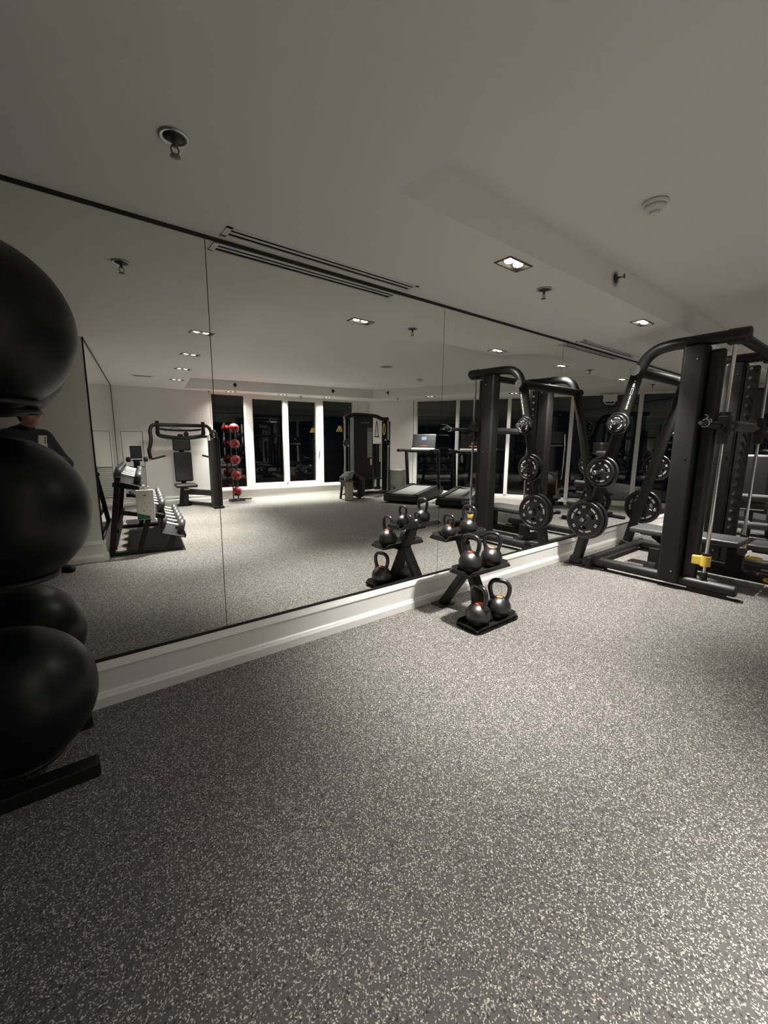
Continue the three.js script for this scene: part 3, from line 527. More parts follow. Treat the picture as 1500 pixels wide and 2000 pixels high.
// ------------------------------------------------------------------ dumbbells along the side mirror
{
  const L = FL.L, base = FL.at(L - 1.08, 0, 0), half = 0.93;
  const t = thing('dumbbell_rack', 'black three tier dumbbell rack under the side mirror', 'rack', base, FL.turn);
  const TI = [[0.3, 0.86, 0.26], [0.53, 0.5, 0.26], [0.74, 0.2, 0.28]], tilt = 0.3;
  for (const x of [-half, half]) {
    part(t, 'end_leg', bar([x, 0.03, 0.07], [x, 0.95, 0.2], 0.07, 0.06, 0.008), M.frameFlat);
    part(t, 'end_leg', bar([x, 0.03, 0.36], [x, 0.5, 0.5], 0.07, 0.06, 0.008), M.frameFlat);
    part(t, 'end_leg', bar([x, 0.03, 0.68], [x, 0.19, 0.74], 0.07, 0.06, 0.008), M.frameFlat);
    part(t, 'base_bar', box(0.07, 0.05, 0.82, x, 0.025, 0.42, 0.008), M.frameFlat);
    part(t, 'shelf_arm', [bar([x, 0.86, 0.14], [x, 0.8, 0.42], 0.05, 0.05, 0.006), bar([x, 0.52, 0.2], [x, 0.44, 0.66], 0.05, 0.05, 0.006)], M.frameFlat);
  }
  for (const y of [0.1, 0.3]) part(t, 'stretcher', box(2 * half, 0.05, 0.03, 0, y, y * 0.2 + 0.09, 0.005), M.frameFlat);
  TI.forEach(([n, y, w]) => {
    const q = part(t, 'shelf', box(2 * half + 0.1, 0.012, w, 0, y, n, 0.003, [tilt, 0, 0]), M.black);
    for (const s of [-1, 1]) part(q, 'saddle_rail', box(2 * half + 0.1, 0.045, 0.012, 0, y + 0.018 - s * 0.5 * w * Math.sin(tilt), n + s * w / 2 * Math.cos(tilt), 0.003, [tilt, 0, 0]), M.frameFlat);
  });
  const proto = new THREE.Group();
  const hm = S({ color: lin(0.05, 0.05, 0.05), roughness: 0.42 });
  const head = (k) => lathe([[0, -0.036], [0.05, -0.036], [0.072, -0.033], [0.085, -0.024], [0.087, 0], [0.085, 0.024], [0.072, 0.033], [0.05, 0.036], [0, 0.036]].map(([a, b]) => [a * k, b]), 28).rotateX(Math.PI / 2);
  const tierName = ['top', 'middle', 'bottom'], ord = ['nearest the wall mirror', 'second from the wall mirror', 'third from the wall mirror', 'fourth from the wall mirror', 'fifth from the wall mirror', 'farthest from the wall mirror'];
  const sizes = [0.86, 0.93, 1.04];
  TI.forEach(([n, y], r) => {
    for (let i = 0; i < 6; i++) {
      const k = sizes[r] * (1.05 - i * 0.022), x = half - 0.16 - i * 0.318, R = 0.087 * k;
      const pos = FL.at(L - 1.08 + x, y + 0.008 + R / Math.cos(tilt), n);
      const d = thing('dumbbell', `round head dumbbell with chrome handle on the ${tierName[r]} tier, ${ord[i]}`, 'dumbbell', pos, FL.turn, 'dumbbells on the long rack');
      d.rotation.order = 'YXZ'; d.rotation.x = tilt;
      for (const s of [-1, 1]) { const h = part(d, 'head', head(k).translate(0, 0, s * 0.108), hm); part(h, 'end_disc', cyl([0, 0, s * 0.143], [0, 0, s * 0.147], R * 0.62, R * 0.6, 24), M.grey); }
      part(d, 'handle', [lathe([[0.013, -0.075], [0.02, -0.06], [0.0165, -0.03], [0.0175, 0], [0.0165, 0.03], [0.02, 0.06], [0.013, 0.075]], 20).rotateX(Math.PI / 2)], M.knurl);
    }
  });
  // wipes dispenser on the near end of the rack
  const wt = canvasTex(256, 512, (g, w, h) => {
    g.fillStyle = '#c9c6bf'; g.fillRect(0, 0, w, h); g.fillStyle = '#8f8c86'; g.fillRect(0, 128, w, 3);
    g.fillStyle = '#333'; for (const [x, y, a, b] of [[112, 66, 14, 8], [108, 84, 50, 16], [128, 228, 16, 14], [150, 350, 18, 18], [60, 366, 14, 10], [50, 220, 20, 6], [104, 292, 12, 4], [92, 300, 10, 4], [118, 284, 10, 4]]) g.fillRect(x, y, a, b);
    g.fillStyle = '#1f5a33'; g.beginPath(); g.moveTo(70, 512); g.lineTo(70, 452); g.lineTo(130, 440); g.lineTo(170, 424); g.lineTo(256, 400); g.lineTo(256, 512); g.fill();
  });
  const wp = thing('wipes_dispenser', 'white and green wipes box hung on the dumbbell rack end', 'dispenser', FL.at(L - 1.08 + half + 0.06, 0.43, 0.46), FL.turn);
  part(wp, 'case', box(0.04, 0.36, 0.19, 0, 0.18, 0, 0.008), M.white);
  part(wp, 'printed_front', new THREE.PlaneGeometry(0.18, 0.35).rotateY(Math.PI / 2).translate(0.0208, 0.18, 0), S({ map: wt, roughness: 0.5 }));
  part(wp, 'paper_tuft', (() => { const g = new THREE.PlaneGeometry(0.1, 0.05, 8, 4); const p = g.attributes.position; for (let i = 0; i < p.count; i++) p.setZ(i, (rnd() - 0.5) * 0.02); g.computeVertexNormals(); return g.rotateY(Math.PI / 2).translate(0, 0.38, 0); })(), M.whiteGloss);
}
{ // small dumbbell tree past the rack
  const t = thing('dumbbell_tree', 'slim black upright dumbbell stand past the long rack', 'rack', [1.14, 0, 5.55], 0);
  part(t, 'base', [box(0.42, 0.03, 0.4, 0, 0.015, 0, 0.01)], M.black);
  part(t, 'post', [bar([0, 0.02, 0], [0, 1.12, 0], 0.09, 0.05, 0.008)], M.black);
  part(t, 'top_plate', box(0.17, 0.22, 0.02, 0, 1.17, -0.02, 0.004, [0.1, 0, 0]), M.black);
  [[1.06, 0.042], [0.5, 0.055]].forEach(([y, R], i) => {
    part(t, 'cradle', [box(0.14, 0.012, 0.1, 0, y - 0.024, -0.07, 0.003), box(0.14, 0.03, 0.01, 0, y - 0.012, -0.118, 0.002)], M.black);
    const d = thing('small_dumbbell', `small dumbbell on the upright stand, ${['the upper one', 'the lower one'][i]}`, 'dumbbell', [1.14, y, 5.55 - 0.07], 0, 'small dumbbells on the upright stand');
    part(d, 'handle', cyl([-0.09, 0, 0], [0.09, 0, 0], 0.014), M.chrome);
    for (const s of [-1, 1]) part(d, 'head', lathe([[0, -0.035], [R * 0.8, -0.032], [R, -0.018], [R, 0.018], [R * 0.8, 0.032], [0, 0.035]], 24).rotateZ(Math.PI / 2).translate(s * 0.125, 0, 0), M.rubber);
  });
}

// ------------------------------------------------------------------ chest press
{
  const t = thing('chest_press', 'black seated chest press machine with bent arms by the back wall', 'gym machine', [2.235, 0, 7.2], FB.turn);
  part(t, 'backrest', box(0.35, 0.63, 0.07, 0, 0.82, 0.02, 0.05, [-0.12, 0, 0]), M.vinyl);
  part(t, 'head_pad', box(0.35, 0.25, 0.07, 0, 1.275, -0.045, 0.045, [-0.12, 0, 0]), M.vinyl);
  part(t, 'seat', box(0.42, 0.07, 0.38, 0, 0.44, 0.2, 0.035), M.vinyl);
  part(t, 'seat_knob', [cyl([0.04, 0.36, 0.2], [-0.06, 0.36, 0.24], 0.018), box(0.09, 0.02, 0.03, 0, 0.365, 0.27, 0.008)], M.yellow, 'yellow adjusting lever');
  part(t, 'seat_post', [bar([0, 0.02, 0.12], [0, 0.42, 0.12], 0.09, 0.12, 0.02), bar([0.1, 0.02, 0.0], [0.06, 0.4, 0.02], 0.06, 0.08, 0.015)], M.frame);
  part(t, 'back_post', bar([0, 0.02, -0.12], [0, 1.5, -0.16], 0.1, 0.1, 0.02), M.frame);
  part(t, 'base_pad', lathe([[0, 0], [0.15, 0], [0.15, 0.02], [0.11, 0.045], [0, 0.045]], 28).translate(0.03, 0, 0.06), M.frame);
  part(t, 'upper_frame', [tube([[0.44, 1.56, 0.0], [0.42, 1.48, 0.0], [0.28, 1.44, -0.05], [0, 1.42, -0.08], [-0.28, 1.44, -0.05], [-0.42, 1.48, 0.0], [-0.44, 1.56, 0.0]], 0.042, { seg: 60 }), tube([[0.4, 1.6, -0.02], [0.2, 1.58, -0.06], [-0.2, 1.58, -0.06], [-0.4, 1.6, -0.02]], 0.022, { seg: 30 })], M.frame);
  part(t, 'pivot_bar', cyl([0.44, 1.68, 0.02], [-0.44, 1.68, 0.02], 0.036), M.frame);
  for (const s of [1, -1]) {
    part(t, 'pivot_stub', cyl([s * 0.435, 1.5, 0.02], [s * 0.435, 1.76, 0.02], 0.036), M.frame);
    part(t, 'press_arm', tube([[s * 0.43, 1.69, 0.03], [s * 0.53, 1.66, 0.05], [s * 0.575, 1.56, 0.08], [s * 0.57, 1.4, 0.12], [s * 0.6, 1.26, 0.16], [s * 0.625, 1.18, 0.18], [s * 0.61, 1.0, 0.2]], 0.035, { seg: 60 }), M.frame);
    part(t, 'grip', cyl([s * 0.61, 0.99, 0.2], [s * 0.35, 1.06, 0.26], 0.019), M.rubber);
    part(t, 'arm_tip', lathe([[0, -0.03], [0.028, -0.024], [0.034, 0], [0, 0.004]], 20).translate(s * 0.61, 0.985, 0.2), M.orange, 'orange end cap');
  }
  part(t, 'cable_pulley', [cyl([-0.1, 1.5, -0.05], [-0.1, 1.5, -0.02], 0.05), tube([[-0.1, 1.55, -0.035], [0.1, 1.63, -0.03], [0.3, 1.55, -0.03]], 0.006, { seg: 16, rad: 6 })], M.black);
  part(t, 'upper_link', cyl([-0.3, 1.45, 0.0], [-0.48, 1.45, 0.6], 0.028), M.frame);
  part(t, 'lower_beam', bar([0, 0.3, 0.1], [-0.47, 0.3, 0.7], 0.06, 0.12, 0.02, V(0, 0, 1)), M.frame);
  part(t, 'floor_pipe', cyl([0, 0.055, 0.05], [-0.47, 0.055, 0.7], 0.04), M.frame);
  const w = part(t, 'stack_tower', [box(0.17, 1.42, 0.42, -0.51, 0.72, 0.68, 0.05), box(0.2, 0.05, 0.46, -0.51, 0.025, 0.68, 0.01)], M.frameFlat);
  part(w, 'tower_cap', [tube([[-0.51, 1.4, 0.88], [-0.51, 1.5, 0.82], [-0.51, 1.54, 0.68], [-0.51, 1.5, 0.54], [-0.51, 1.4, 0.48]], 0.05, { seg: 30 })], M.frame);
  part(w, 'side_shield', box(0.01, 0.1, 0.3, -0.42, 1.42, 0.68, 0.004), M.whiteGloss);
}

// ------------------------------------------------------------------ medicine balls
{
  const bt = canvasTex(512, 256, (g, w, h) => {
    g.fillStyle = '#a31f1f'; g.fillRect(0, 0, w, h); g.fillStyle = '#131212';
    for (let i = 0; i < 5; i++) { const x = (i + 0.5) * w / 5; g.beginPath(); g.moveTo(x - 34, h * 0.78); g.lineTo(x, h * 0.5); g.lineTo(x + 34, h * 0.78); g.lineTo(x + 20, h); g.lineTo(x - 20, h); g.fill(); g.beginPath(); g.moveTo(x - 26, 0); g.lineTo(x, h * 0.27); g.lineTo(x + 26, 0); g.fill(); const y = x + w / 10; g.beginPath(); g.moveTo(y - 17, h * 0.5); g.lineTo(y, h * 0.36); g.lineTo(y + 17, h * 0.5); g.lineTo(y, h * 0.62); g.fill(); }
  });
  const bm = S({ map: bt, roughness: 0.45 }), pos = [3.35, 0, 7.2];
  const ys = [1.65, 1.297, 0.94, 0.585, 0.218], nm = ['topmost', 'second from the top', 'middle', 'second from the bottom', 'lowest'];
  ys.forEach((y, i) => { solo('medicine_ball', `red and black medicine ball, ${nm[i]} of the five`, 'medicine ball', new THREE.SphereGeometry(0.106, 40, 28), bm, [pos[0], y, pos[2]], 0.9 + i * 1.26 * 0 , 'medicine balls on the stand'); });
  const t = thing('medicine_ball_stand', 'black upright stand holding five red medicine balls', 'ball stand', pos, FB.turn);
  for (const s of [-0.055, 0.055]) part(t, 'post', cyl([s, 0.03, -0.14], [s, 1.75, -0.14], 0.014), M.black);
  ys.forEach((y) => { const q = part(t, 'cradle_ring', tube(Array.from({ length: 20 }, (_, i) => [Math.cos(i / 20 * P2) * 0.066, y - 0.088, Math.sin(i / 20 * P2) * 0.066]), 0.007, { closed: true, seg: 36, rad: 8 }), M.black); part(q, 'cradle_arm', [cyl([-0.055, y - 0.09, -0.14], [-0.04, y - 0.09, -0.05], 0.007, 0.007, 8), cyl([0.055, y - 0.09, -0.14], [0.04, y - 0.09, -0.05], 0.007, 0.007, 8)], M.black); });
  part(t, 'base', [box(0.3, 0.025, 0.36, 0, 0.0125, -0.04, 0.008)], M.black);
  part(t, 'foot', [bar([-0.05, 0.035, 0.02], [-0.3, 0.04, 0.12], 0.05, 0.03, 0.008, V(0, 0, 1)), bar([0.05, 0.035, 0.02], [0.22, 0.035, 0.16], 0.05, 0.03, 0.008, V(0, 0, 1))], M.black);
}

// ------------------------------------------------------------------ cable tower
{
  const t = thing('cable_tower', 'tall black cable machine with exercise chart near the corner', 'gym machine', [6.42, 0, 6.36], FB.turn);
  const chart = canvasTex(256, 1024, (g, w, h) => {
    g.fillStyle = '#0b0b0b'; g.fillRect(0, 0, w, h);
    for (let i = 0; i < 8; i++) { g.fillStyle = i ? '#8f8d88' : '#6f6d68'; g.fillRect(6, 8 + i * 124, w - 12, 112); if (!i) continue; for (let k = 0; k < 4; k++) { g.strokeStyle = g.fillStyle = '#3a3936'; g.lineWidth = 5; const x = 36 + k * 60, y = 28 + i * 124; g.beginPath(); g.arc(x, y, 8, 0, P2); g.fill(); g.beginPath(); g.moveTo(x, y); g.lineTo(x, y + 36); g.lineTo(x - 14, y + 74); g.moveTo(x, y + 36); g.lineTo(x + 14, y + 74); g.moveTo(x - 16, y + (k % 2 ? 6 : 26)); g.lineTo(x, y + 16); g.lineTo(x + 16, y + (k < 2 ? 6 : 28)); g.stroke(); } }
  });
  const name = canvasTex(512, 96, (g, w, h) => { g.fillStyle = '#0c0c0c'; g.fillRect(0, 0, w, h); g.fillStyle = '#a9a7a2'; g.font = 'bold 74px sans-serif'; g.textAlign = 'center'; g.textBaseline = 'middle'; g.fillText('TECHNOGYM', w / 2, h / 2 + 4, 490); });
  const c = part(t, 'cabinet', [box(0.56, 1.86, 0.24, 0.1, 1.07, -0.05, 0.03)], M.black);
  part(c, 'exercise_chart', new THREE.PlaneGeometry(0.15, 0.78).translate(-0.07, 1.335, 0.0715), S({ map: chart, roughness: 0.5 }));
  part(c, 'name_plate', new THREE.PlaneGeometry(0.26, 0.05).translate(0.06, 1.845, 0.0715), S({ map: name, roughness: 0.5 }));
  part(c, 'weight_label', box(0.04, 0.16, 0.004, -0.11, 0.86, 0.072), M.white);
  part(t, 'top_beam', [tube([[0.62, 1.93, 0], [0.4, 2.02, 0], [0, 2.03, 0], [-0.3, 2.01, 0], [-0.5, 1.95, 0], [-0.66, 1.96, 0]], 0.05, { seg: 50 })], M.frame);
  part(t, 'column', [cyl([0.63, 0.05, 0.06], [0.63, 1.9, 0.06], 0.024)], M.steel, 'bare steel adjusting column');
  part(t, 'cable', cyl([0.53, 0.1, 0.06], [0.53, 1.88, 0.06], 0.004, 0.004, 8), M.grey);
  part(t, 'column', [box(0.2, 1.86, 0.16, -0.62, 0.98, -0.02, 0.04)], M.frameFlat);
  part(t, 'column', cyl([-0.6, 0.06, 0.1], [-0.6, 1.9, 0.1], 0.024), M.steel, 'bare steel adjusting column');
  for (const [x, y] of [[0.63, 1.33], [-0.6, 1.36]]) part(t, 'pulley_carriage', [box(0.09, 0.14, 0.1, x, y, 0.08, 0.015), cyl([x - 0.02, y, 0.15], [x + 0.02, y, 0.15], 0.05), tube([[x, y - 0.02, 0.2], [x + 0.08, y - 0.01, 0.22], [x + 0.14, y, 0.22]], 0.01, { seg: 16, rad: 8 })], M.black);
  part(t, 'pull_knob', [ball(0.02, 0.57, 1.27, 0.12, 12, 8), ball(0.02, -0.6, 1.25, 0.14, 12, 8), ball(0.02, -0.5, 1.42, 0.14, 12, 8)], M.whiteGloss);
  part(t, 'weight_stack', [box(0.18, 1.2, 0.14, -0.38, 0.72, -0.08, 0.01)], M.black);
  part(t, 'stack_scale', [box(0.025, 0.5, 0.004, -0.42, 1.1, 0.0), box(0.07, 0.2, 0.004, -0.28, 0.3, 0.0), box(0.06, 0.2, 0.004, -0.46, 0.3, 0.0)], M.white);
  part(t, 'base_frame', [bar([0.66, 0.06, 0.05], [-0.66, 0.06, 0.05], 0.08, 0.07, 0.02, V(0, 0, 1)), bar([-0.6, 0.05, -0.25], [-0.6, 0.05, 0.45], 0.08, 0.06, 0.02), bar([0.3, 0.05, -0.25], [0.3, 0.05, 0.35], 0.08, 0.06, 0.02)], M.frame);
  part(t, 'foot_shelf', box(0.42, 0.03, 0.3, -0.1, 0.44, 0.16, 0.01), M.frameFlat);
  const st = thing('strap_handle', 'black webbing strap handle hanging in the cable machine', 'handle', [6.72, 1.5, 6.3], FB.turn);
  part(st, 'webbing', [tube([[-0.05, 0, 0], [0, 0.4, 0], [0.05, 0, 0]], 0.01, { seg: 24, rad: 8 })], M.black);
  part(st, 'grip', cyl([-0.07, 0, 0], [0.07, 0, 0], 0.016), M.rubber);
  part(st, 'hook', tube([[0, 0.39, 0], [0.01, 0.43, 0], [0, 0.47, 0.0]], 0.006, { seg: 10, rad: 6 }), M.steel);
  const ys = thing('yellow_band', 'yellow resistance band hanging beside the right cable column', 'band', [6.9, 1.55, 6.24], FB.turn);
  part(ys, 'band_loop', tube(Array.from({ length: 12 }, (_, i) => [Math.cos(i / 12 * P2) * 0.03, 0.14 + Math.sin(i / 12 * P2) * 0.14, 0.02]), 0.012, { closed: true, seg: 40, rad: 8 }), M.yellow);
  const tg = thing('warning_tag', 'yellow triangular tag on the left cable column', 'tag', [5.72, 1.66, 6.5], FB.turn);
  part(tg, 'card', ext([[-0.08, -0.05], [0.09, -0.05], [0.02, 0.09], [-0.04, 0.08]], 0.006, 0.001), M.yellow);
  part(tg, 'symbol', [cyl([-0.03, -0.01, 0.003], [-0.03, -0.01, 0.005], 0.016, 0.016, 12), cyl([0.05, -0.01, 0.003], [0.05, -0.01, 0.005], 0.016, 0.016, 12), cyl([0.01, -0.04, 0.003], [0.01, -0.04, 0.005], 0.014, 0.014, 12)], M.black);
}

// ------------------------------------------------------------------ smooth bodies meshed from tapered capsules
function blob(bones, min, max, cell, k = 0.03) {
  const c = V(...min).add(V(...max)).multiplyScalar(0.5), half = Math.max(max[0] - min[0], max[1] - min[1], max[2] - min[2]) / 2 + cell * 3;
  const n = Math.ceil(half * 2 / cell), mc = new MarchingCubes(n, new THREE.MeshStandardMaterial(), false, false, 260000), f = mc.field, h = n / 2;
  mc.isolation = 0; f.fill(-1);
  const B = bones.map(([a, ra, b, rb]) => { const d = [b[0] - a[0], b[1] - a[1], b[2] - a[2]]; return [a, ra, d, rb, Math.max(1e-9, d[0] ** 2 + d[1] ** 2 + d[2] ** 2)]; });
  const lo = min.map((m, i) => Math.max(0, Math.floor(((m - [c.x, c.y, c.z][i]) / half + 1) * h) - 2)), hi = max.map((m, i) => Math.min(n - 1, Math.ceil(((m - [c.x, c.y, c.z][i]) / half + 1) * h) + 2));
  for (let z = lo[2]; z <= hi[2]; z++) for (let y = lo[1]; y <= hi[1]; y++) for (let x = lo[0]; x <= hi[0]; x++) {
    const px = c.x + (x - h) / h * half, py = c.y + (y - h) / h * half, pz = c.z + (z - h) / h * half; let s = 1e3;
    for (const [a, ra, d, rb, l] of B) {
      const qx = px - a[0], qy = py - a[1], qz = pz - a[2], t = Math.min(1, Math.max(0, (qx * d[0] + qy * d[1] + qz * d[2]) / l));
      const e = Math.hypot(qx - d[0] * t, qy - d[1] * t, qz - d[2] * t) - (ra + (rb - ra) * t);
      if (s > 500) s = e; else { const m = Math.max(k - Math.abs(s - e), 0) / k; s = Math.min(s, e) - m * m * k * 0.25; }
    }
    f[x + y * n + z * n * n] = -s;
  }
  mc.update();
  const ct = mc.count, g = new THREE.BufferGeometry();
  g.setAttribute('position', new THREE.BufferAttribute(mc.positionArray.slice(0, ct * 3), 3)); g.setAttribute('normal', new THREE.BufferAttribute(mc.normalArray.slice(0, ct * 3), 3));
  g.scale(half, half, half); g.translate(c.x, c.y, c.z);
  const nn = g.attributes.normal; for (let i = 0; i < nn.count; i++) { const q = V(nn.getX(i), nn.getY(i), nn.getZ(i)).normalize(); nn.setXYZ(i, q.x, q.y, q.z); }
  const uv = new Float32Array(ct * 2), pp = g.attributes.position; for (let i = 0; i < ct; i++) { uv[i * 2] = pp.getX(i) + pp.getZ(i); uv[i * 2 + 1] = pp.getY(i); }
  g.setAttribute('uv', new THREE.BufferAttribute(uv, 2)); return g;
}

// ------------------------------------------------------------------ stool with coats, leaning box, white appliance
{
  const t = thing('stool', 'low black stool under a heap of coats', 'stool', [5.66, 0, 5.96], -0.15);
  part(t, 'top', box(0.42, 0.06, 0.36, 0, 0.43, 0, 0.02), M.vinyl);
  part(t, 'apron', box(0.36, 0.1, 0.3, 0, 0.36, 0, 0.01), M.black);
  for (const sx of [-1, 1]) for (const sz of [-1, 1]) part(t, 'leg', bar([sx * 0.18, 0, sz * 0.15], [sx * 0.15, 0.4, sz * 0.12], 0.045, 0.045, 0.008), M.black);
  part(t, 'foot_rail', [cyl([-0.17, 0.1, -0.14], [0.17, 0.1, -0.14], 0.014), cyl([-0.17, 0.1, 0.14], [0.17, 0.1, 0.14], 0.014)], M.black);
  const cp = [5.66, 0, 5.94];
  const bones = []; for (let i = 0; i < 9; i++) { const a = -0.2 + i * 0.055; bones.push([[a, 0.52 + 0.09 * Math.sin(i * 0.6) + rnd() * 0.04, -0.17], 0.05, [a + 0.05, 0.5 + 0.1 * Math.sin(i * 0.5), 0.16], 0.055]); }
  bones.push([[0.26, 0.46, -0.12], 0.06, [0.24, 0.14, -0.1], 0.09], [[0.2, 0.5, -0.15], 0.05, [0.2, 0.12, -0.12], 0.08], [[0.24, 0.12, -0.08], 0.09, [0.24, 0.08, 0.05], 0.07], [[0.22, 0.5, 0.1], 0.06, [0.25, 0.25, 0.1], 0.05]);
  const ct = solo('coat', 'dark coat heaped over the stool, one side hanging to the floor', 'coat', blob(bones, [-0.4, -0.02, -0.35], [0.45, 0.78, 0.35], 0.012, 0.02), M.coat, cp);
  const b2 = []; for (let i = 0; i < 6; i++) b2.push([[-0.3 + i * 0.02, 0.5 + i * 0.028, -0.22 + 0.02 * Math.sin(i * 2)], 0.026, [-0.12 + i * 0.012, 0.54 + i * 0.026, -0.2], 0.03]);
  solo('grey_scarf', 'folded pale grey scarf on the left of the coat heap', 'scarf', blob(b2, [-0.4, 0.42, -0.32], [0.1, 0.76, -0.1], 0.008, 0.012), M.coatGrey, [5.66, 0, 5.94]);
  const boxTex = canvasTex(192, 512, (g, w, h) => {
    g.fillStyle = '#b9b2a2'; g.fillRect(0, 0, w, h); g.fillStyle = '#5d5648'; g.fillRect(34, 40, 6, 430);
    g.fillStyle = '#15120e'; g.beginPath(); g.arc(88, 70, 15, 0, P2); g.arc(92, 440, 15, 0, P2); g.fill();
    const cs = ['#2f6a86', '#2b5f7e', '#3a7f8f', '#3d8c7a', '#58a06f', '#2f6a86']; for (let i = 0; i < 15; i++) { g.fillStyle = cs[i % 6]; g.save(); g.translate(66 + (i % 3) * 8, 110 + i * 21); g.rotate(0.12 * (i % 4 - 1.5)); g.fillRect(0, 0, 42, 6); g.fillRect(i % 2 ? 0 : 34, -6, 8, 17); g.restore(); }
  });
  const bx = thing('printed_box', 'narrow brown box with pale blue lettered front, before the coats', 'box', [5.466, 0, 5.72], 0.5);
  part(bx, 'box_body', box(0.19, 0.475, 0.06, 0, 0.2375, 0.005, 0.004), M.wood);
  part(bx, 'printed_front', new THREE.PlaneGeometry(0.165, 0.42).rotateY(Math.PI).translate(0.0, 0.222, -0.0255), S({ map: boxTex, roughness: 0.55 }));
  const w = thing('air_purifier', 'white box shaped air purifier against the angled wall', 'appliance', [7.33, 0, 6.1], FR.turn + 0.25);
  part(w, 'case', box(0.44, 0.6, 0.28, 0, 0.32, 0, 0.02), M.white);
  part(w, 'top_panel', box(0.45, 0.025, 0.29, 0, 0.628, 0, 0.01), M.whiteGloss);
  part(w, 'front_line', [box(0.36, 0.006, 0.004, 0, 0.24, 0.1405), box(0.2, 0.004, 0.004, -0.05, 0.56, 0.1405)], M.grey);
  part(w, 'power_cord', tube([[0.0, 0.1, 0.145], [0.02, 0.17, 0.16], [0.06, 0.17, 0.16], [0.07, 0.1, 0.145]], 0.008, { seg: 16, rad: 6 }), M.black);
  for (const s of [-1, 1]) part(w, 'foot', box(0.06, 0.02, 0.22, s * 0.17, 0.01, 0, 0.004), M.black);
}

// ------------------------------------------------------------------ cardio machines before the windows
const AX = Math.atan2(-0.447, 0.894);
function treadmill(pos, label) {
  const t = thing('treadmill', label, 'treadmill', pos, AX, 'treadmills facing the windows');
  part(t, 'deck', [ext([[0, 0.07], [0.04, 0.05], [0.3, 0.045], [1.75, 0.06], [1.88, 0.1], [1.9, 0.2], [1.7, 0.27], [0.1, 0.185], [0.02, 0.15]], 0.84, 0.015)], M.frameFlat);
  part(t, 'belt', box(1.5, 0.01, 0.52, 0.82, 0.246, 0, 0.002, [0, 0, 0.053]), M.belt, 'grey running belt');
  for (const s of [-1, 1]) {
    part(t, 'side_rail', box(1.62, 0.03, 0.13, 0.84, 0.25, s * 0.345, 0.01, [0, 0, 0.053]), M.frameFlat);
    part(t, 'foot', [box(0.12, 0.045, 0.08, 0.2, 0.0225, s * 0.33, 0.005), box(0.12, 0.06, 0.08, 1.65, 0.03, s * 0.33, 0.005)], M.rubber);
    part(t, 'upright', bar([1.5, 0.2, s * 0.42], [1.36, 1.14, s * 0.42], 0.06, 0.11, 0.02, V(0, 0, 1)), M.frame);
    part(t, 'handrail', [tube([[0.82, 1.17, s * 0.42], [1.1, 1.175, s * 0.42], [1.36, 1.16, s * 0.42], [1.52, 1.14, s * 0.38]], 0.036, { seg: 24 })], M.frame);
  }
  part(t, 'cross_bar', [cyl([1.5, 1.15, -0.4], [1.5, 1.15, 0.4], 0.04)], M.frame);
  part(t, 'rear_hood', box(0.05, 0.08, 0.8, 0.03, 0.155, 0, 0.02), M.black);
  const c = part(t, 'console', box(0.05, 0.36, 0.62, 1.5, 1.39, 0, 0.02, [0, 0, -0.22]), M.black);
  part(c, 'console_base', box(0.16, 0.05, 0.6, 1.44, 1.2, 0, 0.015, [0, 0, 0.25]), M.whiteGloss, 'pale shelf under the console');
  part(c, 'screen', box(0.006, 0.08, 0.13, 1.488, 1.46, 0, 0, [0, 0, -0.22]), M.screen, 'lit blue screen');
  part(c, 'indicator_row', box(0.006, 0.014, 0.18, 1.448, 1.28, 0, 0, [0, 0, -0.22]), M.redLed, 'lit red figures');
  part(t, 'logo_plate', [new THREE.PlaneGeometry(0.15, 0.038).rotateY(-Math.PI / 2).translate(-0.002, 0.11, 0)], M.logo, 'yellow oval logo plate');
  part(t, 'logo_plate', [new THREE.PlaneGeometry(0.15, 0.038).rotateY(Math.PI).translate(0.4, 0.12, -0.4215)], M.logo, 'yellow oval logo plate');
}
treadmill([6.12, 0, 4.63], 'treadmill nearer the cable tower, with lit console');
treadmill([6.58, 0, 3.42], 'second treadmill, seen behind the smith machine');
{
  const t = thing('elliptical_trainer', 'elliptical trainer with chrome handles by the far windows', 'gym machine', [7.55, 0, 1.95], AX);
  part(t, 'base', [box(1.5, 0.08, 0.12, 0.75, 0.06, 0, 0.02), box(0.1, 0.07, 0.6, 0.1, 0.035, 0, 0.02), box(0.1, 0.07, 0.6, 1.45, 0.035, 0, 0.02)], M.frame);
  part(t, 'flywheel_housing', [cyl([1.15, 0.42, -0.14], [1.15, 0.42, 0.14], 0.34, 0.34, 40), box(0.5, 0.3, 0.24, 1.1, 0.24, 0, 0.05)], M.frameFlat);
  part(t, 'housing_stripe', [cyl([1.15, 0.42, -0.145], [1.15, 0.42, -0.14], 0.2, 0.2, 32)], M.orange, 'orange disc on the housing');
  for (const s of [-1, 1]) {
    part(t, 'pedal_arm', [bar([0.2, 0.26 + s * 0.06, s * 0.2], [1.15, 0.42 - s * 0.1, s * 0.2], 0.05, 0.05, 0.01, V(0, 0, 1)), box(0.36, 0.04, 0.15, 0.42, 0.34 + s * 0.05, s * 0.2, 0.015)], M.black);
    part(t, 'handle_bar', tube([[1.2, 0.6, s * 0.22], [1.12, 0.95, s * 0.24], [1.05, 1.3, s * 0.25], [0.9, 1.55, s * 0.24]], 0.017, { seg: 30 }), M.chrome);
  }
  part(t, 'mast', bar([1.3, 0.6, 0], [1.2, 1.35, 0], 0.1, 0.12, 0.03), M.cap, 'pale grey mast');
  part(t, 'console', box(0.05, 0.28, 0.4, 1.2, 1.48, 0, 0.02, [0, 0, -0.3]), M.black);
  part(t, 'console_shelf', box(0.16, 0.02, 0.4, 1.13, 1.32, 0, 0.008), M.steel);
}
